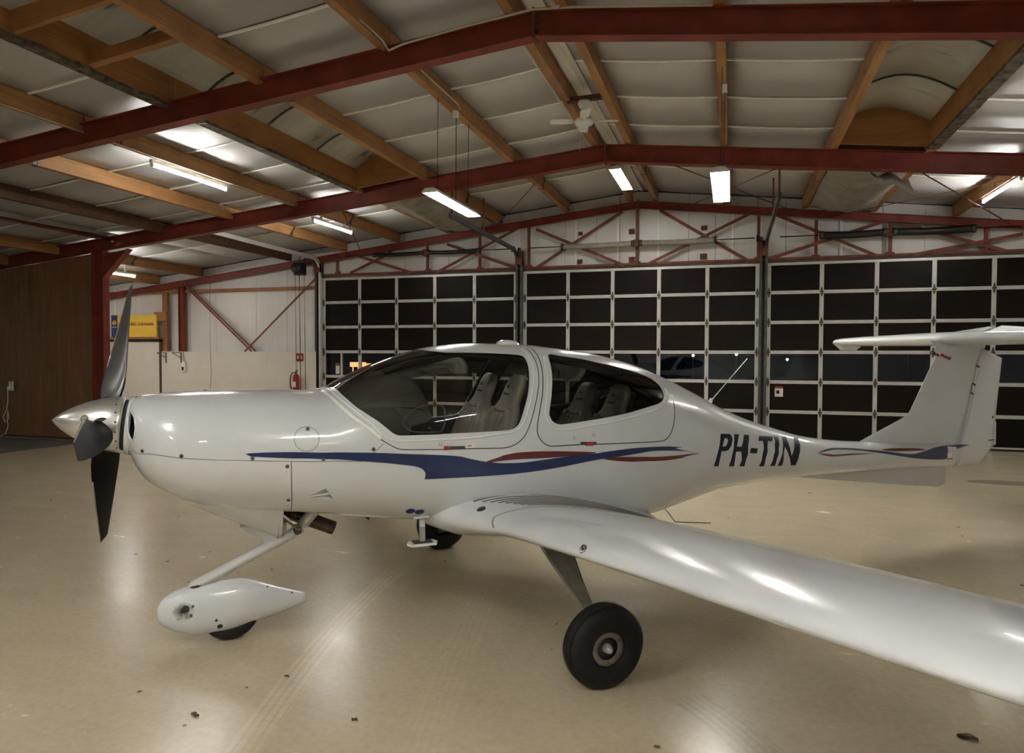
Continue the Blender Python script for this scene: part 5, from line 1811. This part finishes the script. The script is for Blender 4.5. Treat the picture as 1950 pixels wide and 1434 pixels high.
# ------------------------------------------------------------------ fluorescent lamps
def lamp(name, label, x, y0, y1, z, style, group=None, top=None):
    """style: 'batten' single tube on a batten, 'trough' twin tubes in a reflector trough"""
    root = thing(name, label, 'lamp', (x, (y0 + y1) / 2, z), group=group)
    L_ = y1 - y0
    if style == 'batten':
        MB().box((x, (y0 + y1) / 2, z + .055), (.055, L_, .045)).build('housing', M['white_metal'], root)
        for yy in (y0 + .02, y1 - .02):
            MB().box((x, yy, z + .012), (.04, .03, .07)).build('end_cap', M['white_metal'], root)
        MB().tube([(x, y0 + .03, z), (x, y1 - .03, z)], .020, 10).build('fluorescent_tube', M['tube'], root)
    else:
        m_ = MB()
        prof = [(-.105, -.005), (-.05, .055), (.05, .055), (.105, -.005), (.10, -.008), (.048, .048), (-.048, .048), (-.10, -.008)]
        m_.extrude(prof, (x, y0, z), (x, y1, z))
        m_.build('reflector', M['white_metal'], root)
        for yy in (y0 + .006, y1 - .006):
            MB().extrude([(-.10, -.012), (.10, -.012), (.05, .055), (-.05, .055)], (x, yy - .006, z), (x, yy + .006, z)).build('end_plate', M['white_metal'], root)
        for s_ in (-1, 1):
            MB().tube([(x + s_ * .045, y0 + .02, z + .012), (x + s_ * .045, y1 - .02, z + .012)], .018, 10).build('fluorescent_tube', M['tube'], root)
    if top is not None:
        for yy in (y0 + .25, y1 - .25):
            MB().tube([(x, yy, z + .05), (x + .01, yy, top)], .0045, 5).build('hanging_wire', M['black_steel'], root)
        MB().tube([(x + .03, y0 + .8, z + .05), (x + .035, y0 + .8, top)], .006, 5).build('supply_cord', M['black_plastic'], root)
        MB().box((x + .03, y0 + .8, top - .04), (.06, .08, .08)).build('socket_box', M['strip'], root)
    else:
        for yy in (y0 + .3, y1 - .3):
            zr_ = max(zroof(x, 5.2), z + .12)
            MB().box((x, yy, (z + .07 + zr_) / 2), (.03, .03, zr_ - z - .07)).build('fixing_bracket', M['white_metal'], root)
    return root


GR = 'fluorescent lamps under the roof'
lamp('tube_lamp', 'long bare tube light on the purlin, left of the near steel frame', -7.78, 7.98, 9.54, 4.44, 'batten', GR)
lamp('hanging_lamp', 'lit trough lamp hanging on wires above the cockpit', -3.55, 7.98, 9.56, 3.79, 'trough', GR, zroof(-3.55, 5.2))
lamp('tube_lamp', 'tube light beyond the second frame, left of the hanging trough lamp', -7.75, 11.92, 13.40, 4.39, 'batten', GR)
lamp('ridge_lamp', 'twin tube lamp fixed at the ridge beyond the second frame', -1.93, 12.05, 13.62, 4.98, 'trough', GR)
lamp('hanging_lamp', 'lit trough lamp hanging end on, right of the fan', -.14, 8.0, 9.56, 3.79, 'trough', GR, zroof(-.14, 5.2))
lamp('tube_lamp', 'tube light at the right edge beyond the second frame', 4.1, 12.35, 14.03, 4.45, 'batten', GR)
lamp('tube_lamp', 'tube light behind the red column at far left', -13.6, 12.0, 13.45, 3.65, 'batten', GR)
for k, (x, st, z, tp) in enumerate(((-7.78, 'batten', 4.44, None), (-3.55, 'trough', 3.79, zroof(-3.55, 5.2)), (-.14, 'trough', 3.79, zroof(-.14, 5.2)), (4.1, 'batten', 4.40, None))):
    for j, y in enumerate((-0.6, -5.6)):
        lamp('overhead_lamp', 'fluorescent lamp overhead, %s from the left in the %s row behind the view' % (['first', 'second', 'third', 'fourth'][k], ['nearer', 'farther'][j]), x, y, y + 1.55, z, st, 'lamps overhead behind the viewer', tp)
lamp('tube_lamp', 'tube light behind the plywood wall at far left', -15.0, 11.75, 13.3, 3.62, 'batten', GR)  # unseen lamp, added to brighten the cream wall left of the doors
lamp('tube_lamp', 'tube light overhead on the right, in front of the second frame', 4.1, 7.98, 9.54, 4.45, 'batten', GR)

# ------------------------------------------------------------------ ceiling fan
fx, fy = -1.90, 9.30
fan = thing('ceiling_fan', 'white four bladed ceiling fan hanging at the ridge', 'fan', (fx, fy, 4.82))
MB().lathe([(0, 5.165), (.075, 5.165), (.085, 5.13), (.06, 5.075), (.03, 5.055), (0, 5.055)], (fx, fy, 0), (0, 0, 1), 20).build('ceiling_cup', M['white_metal'], fan)
MB().tube([(fx, fy, 5.06), (fx, fy, 4.93)], .012, 8).build('down_rod', M['white_metal'], fan)
MB().lathe([(0, 4.95), (.06, 4.95), (.11, 4.93), (.125, 4.90), (.12, 4.865), (.09, 4.845), (.06, 4.84), (.055, 4.79), (.045, 4.765), (0, 4.76)], (fx, fy, 0), (0, 0, 1), 24).build('motor_housing', M['white_metal'], fan)
for k in range(4):
    a = math.radians(14 + 90 * k)
    d = Vector((math.cos(a), math.sin(a), 0))
    n_ = Vector((-math.sin(a), math.cos(a), 0))
    m_ = MB()
    rings = []
    for r, w in ((.15, .045), (.19, .055), (.22, .062), (.34, .068), (.42, .068), (.44, .058), (.45, .03)):
        c = Vector((fx, fy, 4.90)) + d * r
        t_ = n_ * w
        up_ = Vector((0, 0, .18 * w))
        rings.append([c - t_ - up_ + Vector((0, 0, -.004)), c + t_ + up_ + Vector((0, 0, -.004)), c + t_ + up_ + Vector((0, 0, .004)), c - t_ - up_ + Vector((0, 0, .004))])
    m_.loft(rings, smooth=False)
    bl = m_.build('blade', M['white_metal'], fan)
    MB().bar(Vector((fx, fy, 4.895)) + d * .10, Vector((fx, fy, 4.895)) + d * .2, .03, .008).build('blade_iron', M['white_metal'], bl)
MB().tube([(fx - .05, fy - .03, 4.78), (fx - .05, fy - .03, 4.50)], .003, 5).build('pull_chain', M['strip'], fan)
m_ = MB()
m_.bar((-2.14, fy + .02, 5.20), (-1.60, fy + .02, 5.21), .08, .06)
props(m_.build('fan_board', M['timber_dark']), 'dark board spanning two purlins that carries the fan', 'board')

# ------------------------------------------------------------------ conduits
def pipe(label, pts, r, mat, cat='conduit'):
    m_ = MB()
    m_.tube(pts, r, 6)
    return props(m_.build('conduit_pipe', mat), label, cat)


yf = 6.85 - .085
zf = lambda x: 4.935 + .262 - (.0985 if x < -1.9 else .124) * abs(x + 1.90) - .01
pipe('ivory conduit along the top of the near steel frame', [(-3.50, 6.2, 5.06), (-3.49, 6.65, 5.05), (-3.47, yf, zf(-3.47) - .05), (-3.3, yf, zf(-3.3) - .02), (-2.6, yf, zf(-2.6) + .0), (-1.9, yf, zf(-1.9) + .0), (-1.5, yf, zf(-1.5) + .015), (-.2, yf, zf(-.2) + .01)], .013, M['conduit'])
MB_ = MB()
MB_.lathe([(0, -.025), (.05, -.025), (.055, 0), (.05, .025), (0, .025)], (-1.66, yf - .045, zf(-1.66) + .03), (0, 1, 0), 12)
props(MB_.build('junction_box', M['conduit']), 'round ivory junction box on the near frame apex', 'junction box')
pipe('ivory conduit under the purlin of the leftmost long tube light', [(-7.70, 3.0, zroof(-7.7, 5.185)), (-7.70, 7.9, zroof(-7.7, 5.185)), (-7.70, 11.25, zroof(-7.7, 5.185))], .011, M['conduit'])
pipe('ivory conduit along the purlin above the hanging trough lamp', [(-3.48, 7.3, 5.10), (-3.48, 8.75, 5.10), (-3.49, 8.85, 5.06)], .011, M['conduit'])
pipe('ivory conduit along the rough purlin left of the ridge', [(-2.205, 7.2, 5.16), (-2.205, 9.3, 5.155), (-2.205, 11.2, 5.16)], .011, M['conduit'])
for k, (a, b_) in enumerate((((-6.9, 11.5, 4.55), (-8.6, 15.3, 4.30)), ((-2.9, 11.5, 4.95), (-5.2, 15.3, 4.70)), ((-1.0, 11.5, 4.86), (1.2, 15.3, 4.70)), ((.9, 11.5, 4.75), (-1.0, 15.3, 4.90)), ((2.5, 11.5, 4.50), (4.9, 15.3, 4.28)), ((4.6, 11.5, 4.42), (1.8, 15.3, 4.56)))):
    m_ = MB()
    m_.tube([a, b_], .011, 6)
    props(m_.build('tie_rod', M['steel_red_dull']), 'thin roof tie rod between second frame and end wall, %s from the left' % ['first', 'second', 'third', 'fourth', 'fifth', 'sixth'][k], 'tie rod', 'roof tie rods', 'structure')

# grey sheeting sagging below the skylights next to the door wall
for k, (x0, x1, y0, y1, sag, lb) in enumerate(((-6.35, -5.2, 11.7, 15.2, .22, 'grey plastic sheeting sagging under the left skylight by the door wall'),
                                               (1.45, 2.6, 11.6, 15.2, .26, 'grey plastic sheeting sagging under the right skylight by the door wall'))):
    m_ = MB()
    nx, ny = 14, 18
    rng = random.Random(k)
    for side in (0, 1):
        vs, fs = [], []
        for j in range(ny + 1):
            for i in range(nx + 1):
                q, w = i / nx, j / ny
                x = x0 + (x1 - x0) * q
                z = zroof(x, 5.19) - sag * math.sin(PI * q) * (0.5 + .5 * math.sin(PI * w)) - .02 * math.sin(9 * w + 5 * q) - .015 * math.sin(17 * q + 3 * w) + side * .004
                vs.append((x, y0 + (y1 - y0) * w, z))
        for j in range(ny):
            for i in range(nx):
                a = j * (nx + 1) + i
                fs.append((a, a + 1, a + nx + 2, a + nx + 1))
        m_.add(vs, fs, True)
    props(m_.build('plastic_sheeting', M['sheeting']), lb, 'sheeting')
m_ = MB()
rng = random.Random(4)
rings = []
for j in range(7):
    q = j / 6
    c = Vector((1.95 + .50 * q, 11.62 + .1 * q, 4.50 - .10 * q - .05 * math.sin(q * 9)))
    w = .10 + .22 * q * (1 - .35 * q)
    rings.append([c + Vector((-w * .2, 0, .02)), c + Vector((w * .4, .03, -w * .8)), c + Vector((w * .5, .05, -w * .8)), c + Vector((w * .1, .04, .03))])
m_.loft(rings)
props(m_.build('torn_flap', M['sheeting']), 'torn crumpled sheeting flap hanging at the right skylight', 'sheeting')

# ------------------------------------------------------------------ left end of the door wall
part = thing('wall_partition', 'low cream boarded wall left of the doors', 'wall', (-12.4, 15.45, 0), kind='structure')
for a, b_ in ((-14.79, -13.15), (-13.15, -11.4), (-11.4, -9.96)):
    MB().box(((a + b_) / 2, 15.47, .935), (b_ - a - .004, .05, 1.87)).build('board', M['offwhite'], part)
MB().box((-12.37, 15.47, 1.88), (4.84, .06, .012)).build('cap_strip', M['white_metal'], part)
for a in (-13.42, -13.16):
    MB().box((a, 15.443, 1.60), (.008, .006, .26)).build('hatch_edge', M['strip'], part)
for a in (1.73, 1.47):
    MB().box((-13.29, 15.443, a), (.26, .006, .008)).build('hatch_edge', M['strip'], part)
dr = thing('door_4', 'plain white door below the yellow sign', 'door', (-15.84, 15.45, 0), kind='structure')
MB().box((-15.84, 15.5, 1.08), (2.0, .05, 2.16)).build('leaf', M['offwhite'], dr)
for xx in (-16.88, -14.80):
    MB().box((xx, 15.48, 1.1), (.07, .09, 2.2)).build('jamb', M['timber_dark'], dr)
MB().box((-15.84, 15.48, 2.185), (2.15, .09, .06)).build('head', M['black_steel'], dr)
m_ = MB()
m_.box((-15.84, 15.45, 2.245), (2.2, .24, .05))
props(m_.build('sign_shelf', M['timber_x']), 'wooden ledge over the white door under the yellow sign', 'shelf')
m_ = MB()
m_.box((-13.4, 15.56, 3.50), (6.95, .05, .085))
props(m_.build('wall_rail', M['timber_x']), 'horizontal wooden rail across the wall left of the doors', 'rail', kind='structure')
m_ = MB()
m_.box((-14.66, 15.5, 2.66), (.16, .08, 1.65))
props(m_.build('wall_post', M['timber_z']), 'short wooden post right of the yellow sign', 'post')
m_ = MB()
m_.box((-14.76, 15.43, 2.83), (.40, .05, .25))
props(m_.build('wall_block', M['timber_x']), 'square wooden block on the post at the sign corner', 'block')
m_ = MB()
m_.extrude([(a, b_ - .08) for a, b_ in ibeam(.16, .12, .01, .008)], (-14.13, 15.52, 0), (-14.13, 15.52, 3.78))
props(m_.build('wall_column', M['steel_red']), 'slim red steel column between sign and cross bracing', 'column', kind='structure')
for k, (a, b_) in enumerate((((-14.10, 3.72), (-11.90, 1.88)), ((-14.02, 3.72), (-11.78, 1.88)), ((-9.96, 3.74), (-12.12, 1.88)))):
    m_ = MB()
    m_.bar((a[0], 15.50 - .02 * (k == 2), a[1]), (b_[0], 15.50 - .02 * (k == 2), b_[1]), .045, .012, up=(0, 1, 0))
    props(m_.build('cross_brace', M['steel_red_dull']), ['left bar of the paired diagonal braces left of the doors', 'right bar of the paired diagonal braces left of the doors', 'single diagonal brace leaning to the leftmost door'][k], 'brace', kind='structure')

# yellow sign
sg = thing('lubricants_sign', 'yellow and navy lubricants sign on the ledge over the white door', 'sign', (-15.64, 15.42, 2.27))
MB().box((-15.53, 15.40, 2.58), (1.33, .05, .60)).build('yellow_board', M['yellow'], sg)
MB().box((-16.305, 15.40, 2.58), (.21, .05, .61)).build('navy_board', M['navy'], sg)
tm = text_mesh('AEROSHELL Lubricants', .125, .002, 'sign_lettering', M['sign_red'], .002)
inst('sign_lettering', tm, sg, Matrix.Translation((-15.56, 15.372, 2.635)) @ Matrix.Rotation(PI / 2, 4, 'X'))
# scallop emblem
m_ = MB()
pts = [(0, -.055)]
for k in range(13):
    a = math.radians(-20 + 220 * k / 12)
    r = .075 * (1.0 if k % 2 else .93)
    pts.append((r * math.cos(a), r * math.sin(a)))
m_.add([(-16.305 + x, 15.371, 2.665 + z) for x, z in pts] + [(-16.305 + x, 15.375, 2.665 + z) for x, z in pts],
       [tuple(range(14))] + [(i, (i + 1) % 14, (i + 1) % 14 + 14, i + 14) for i in range(14)])
m_.build('scallop_emblem', M['yellow'], sg)
m_ = MB()
for k in range(5):
    a = math.radians(50 + 20 * k)
    m_.bar((-16.305, 15.370, 2.615), (-16.305 + .065 * math.cos(a), 15.370, 2.665 + .065 * math.sin(a)), .004, .002, up=(0, 1, 0))
m_.build('emblem_ribs', M['sign_red'], sg)
tm = text_mesh('AEROSHELL', .034, .001, 'emblem_lettering', M['paper'], .001)
inst('emblem_lettering', tm, sg, Matrix.Translation((-16.305, 15.372, 2.555)) @ Matrix.Rotation(PI / 2, 4, 'X'))

# fire extinguisher and its sign
ex = thing('fire_extinguisher', 'red fire extinguisher with black hose on the cream wall', 'extinguisher', (-10.47, 15.34, .86))
MB().lathe([(0, .86), (.075, .86), (.085, .88), (.085, 1.24), (.07, 1.29), (.03, 1.32), (.025, 1.35), (0, 1.35)], (-10.47, 15.34, 0), (0, 0, 1), 20).build('cylinder', M['red_plastic'], ex)
MB().box((-10.47, 15.253, 1.06), (.10, .004, .14)).build('instruction_label', M['paper'], ex)
m_ = MB()
m_.bar((-10.50, 15.34, 1.36), (-10.40, 15.30, 1.42), .03, .012)
m_.bar((-10.50, 15.34, 1.36), (-10.40, 15.30, 1.37), .03, .012)
m_.build('lever', M['black_plastic'], ex)
MB().tube([(-10.47, 15.33, 1.35), (-10.55, 15.31, 1.36), (-10.60, 15.29, 1.25), (-10.60, 15.28, 1.05), (-10.57, 15.28, .95)], .014, 8).build('hose', M['rubber'], ex)
sn = thing('extinguisher_sign', 'small red and white fire extinguisher sign on the cream wall', 'sign', (-10.42, 15.43, 1.66))
MB().box((-10.42, 15.435, 1.74), (.20, .01, .20)).build('plate', M['red_plastic'], sn)
MB().lathe([(0, 1.69), (.022, 1.69), (.022, 1.77), (.01, 1.79), (0, 1.79)], (-10.375, 15.432, 0), (0, 0, 1), 8).build('extinguisher_symbol', M['paper'], sn)
m_ = MB()
m_.add([(-10.50, 15.428, 1.70), (-10.455, 15.428, 1.70), (-10.455, 15.428, 1.735), (-10.44, 15.428, 1.745), (-10.475, 15.428, 1.80), (-10.505, 15.428, 1.745), (-10.49, 15.428, 1.735)], [(0, 1, 2, 3, 4, 5, 6)])
m_.build('flame_symbol', M['paper'], sn)
# door chain hoist
HX = -.16
ho = thing('chain_hoist', 'black chain hoist with hanging chains left of the doors', 'hoist', (-10.2 + HX, 15.30, 3.80))
m_ = MB()
m_.box((-10.18 + HX, 15.34, 3.95), (.26, .16, .30))
m_.lathe([(0, -.05), (.13, -.05), (.13, .05), (0, .05)], (-10.22 + HX, 15.25, 3.97), (0, 1, 0), 16)
m_.build('gear_case', M['black_plastic'], ho)
for k, x in enumerate((-10.40, -10.28, -10.14)):
    MB().tube([(x, 15.22, 3.85), (x + .005, 15.23, 2.4), (x + .02, 15.23, .6)], .007 if k != 1 else .010, 5).build('chain', M['alu_dark'], ho)
MB().tube([(-10.18, 15.33, 4.05), (-10.15, 15.28, 4.22), (-10.20, 15.25, 4.30), (-10.3, 15.26, 4.2), (-10.28, 15.26, 3.9)], .012, 6).build('cable_loop', M['black_plastic'], ho)
# brackets and pendant switch by the white door
for k, x in enumerate((-14.60, -14.10)):
    m_ = MB()
    m_.bar((x, 15.43, 1.86), (x, 15.43, 1.58), .012, .03, up=(0, 1, 0))
    m_.bar((x, 15.42, 1.72), (x - .14, 15.28, 1.84), .012, .02)
    m_.bar((x, 15.42, 1.85), (x - .16, 15.27, 1.855), .012, .02)
    props(m_.build('wall_bracket', M['alu_dark']), ['small steel bracket on the cream wall next to the white door', 'small steel bracket beside the pendant switch'][k], 'bracket', 'brackets on the cream wall')
pn = thing('pendant_switch', 'grey pendant push button switch hanging on the cream wall', 'switch', (-13.98, 15.40, 1.36))
MB().box((-13.98, 15.40, 1.49), (.09, .06, .26)).build('body', M['strip'], pn)
MB().box((-13.99, 15.365, 1.43), (.05, .02, .09)).build('button', M['black_plastic'], pn)
MB().tube([(-13.98, 15.40, 1.62), (-14.0, 15.41, 1.75), (-14.03, 15.42, 1.9)], .008, 6).build('cord', M['black_plastic'], pn)
m_ = MB()
m_.tube([(-13.14, 15.42, 3.9), (-13.14, 15.42, 1.7), (-13.12, 15.42, 1.4), (-13.15, 15.42, .8)], .005, 5)
props(m_.build('hanging_string', M['alu_dark']), 'thin string hanging down the wall left of the cross braces', 'string')
# socket with cable on the plywood
so = thing('wall_socket', 'white double socket with dangling cable on the plywood', 'socket', (-14.78, 11.26, 1.0))
MB().box((-14.78, 11.26, 1.11), (.10, .04, .20)).build('plate', M['paper'], so)
MB().box((-14.80, 11.225, 1.07), (.06, .05, .06)).build('plug', M['strip'], so)
pts = [(-14.80, 11.20, 1.05), (-14.79, 11.19, .80), (-14.83, 11.19, .60), (-14.92, 11.18, .45), (-14.86, 11.17, .33), (-14.74, 11.17, .42), (-14.78, 11.18, .58), (-14.80, 11.18, .45), (-14.77, 11.17, .25), (-14.82, 11.16, .10), (-14.95, 11.10, .03)]
MB().tube(pts, .007, 6).build('cable', M['strip'], so)

# notice on the right door, first column
nt_ = thing('paper_notice', 'white paper notice with red header on the right door', 'notice', (.95, YD - .01, 1.0))
xx = DX0[2] + .22
MB().box((xx, YD - .006, 1.07), (.16, .004, .21)).build('sheet', M['paper'], nt_)
MB().box((xx, YD - .009, 1.155), (.16, .003, .045)).build('header', M['red_plastic'], nt_)
MB().box((xx - .02, YD - .009, 1.06), (.07, .003, .07)).build('picture', M['black_plastic'], nt_)
nt2 = thing('window_notice', 'white and red notice on the leftmost door window', 'notice', (-9.5, YD - .02, 1.3))
MB().box((-9.42, YD - .006, 1.46), (.11, .004, .26)).build('sheet', M['paper'], nt2)
MB().box((-9.42, YD - .009, 1.56), (.115, .003, .05)).build('header', M['red_plastic'], nt2)
# wicket mullion in the leftmost door window
m_ = MB()
m_.box((-9.30, YD - .01, 1.575), (.045, .05, .56))
props(m_.build('window_mullion', M['alu']), 'extra aluminium mullion in the leftmost door window', 'mullion', kind='structure')

# lights outside, seen through the door windows
for k, (x, y, z) in enumerate(((6.4, 30, 2.25), (7.6, 30, 1.95), (8.9, 33, 2.3), (12.0, 34, 1.9), (13.4, 36, 2.3), (2.2, 31, 1.7), (0.2, 30, 1.9), (-1.4, 28, 1.85), (17.5, 34, 2.2), (18.3, 34, 1.8), (3.9, 36, 2.4))):
    m_ = MB()
    m_.lathe([(0, -.05), (.04, -.03), (.055, 0), (.04, .03), (0, .05)], (x, y, z), (0, 0, 1), 8)
    m_.tube([(x, y, z - .05), (x, y, -.1)], .03, 6)
    o = m_.build('outdoor_lamp', M['night_lamp'])
    o.data.materials.append(M['black_steel'])
    for pl in o.data.polygons:
        if pl.center.z < z - .3: pl.material_index = 1
    props(o, 'tiny distant lamp in the dark outside the door windows', 'lamp', 'distant lamps outside')
m_ = MB()
for k in range(4):
    m_.box((-15.6 + .26 * k, 27, 1.42), (.20, .1, .20 if k < 3 else .10))
    m_.box((-15.6 + .26 * k, 27.03, .6), (.03, .04, 1.5))
props(m_.build('outdoor_sign', M['night_sign']), 'distant orange lit sign outside the leftmost door window', 'sign')

# litter on the floor
for k, (x, y, s_) in enumerate(((1.07, 3.71, .05), (-2.32, 3.30, .018), (-1.73, 3.0, .022), (-2.5, 2.8, .03), (-.3, 3.2, .018))):
    rng = random.Random(k + 20)
    m_ = MB()
    rings = []
    for j in range(5):
        q = j / 4
        w = s_ * .35 * math.sin(PI * (.12 + .76 * q))
        c = Vector((x + s_ * (q - .5) * 1.6, y + s_ * rng.uniform(-.3, .3), .006 + s_ * .12 * math.sin(q * 3)))
        rings.append([c + Vector((0, -w, -.004)), c + Vector((0, w, -.004)), c + Vector((0, w * .8, s_ * .15)), c + Vector((0, -w * .7, s_ * .12))])
    m_.loft(rings, smooth=False)
    props(m_.build('dirt_crumb', M['mould']), ['dry leaf scrap on the floor at the lower right', 'dirt crumb on the tyre track in the foreground', 'dark crumb on the floor right of the tyre track', 'dark scrap on the floor at lower left', 'dark crumb on the floor left of the main wheel'][k], 'debris', 'scraps on the floor')
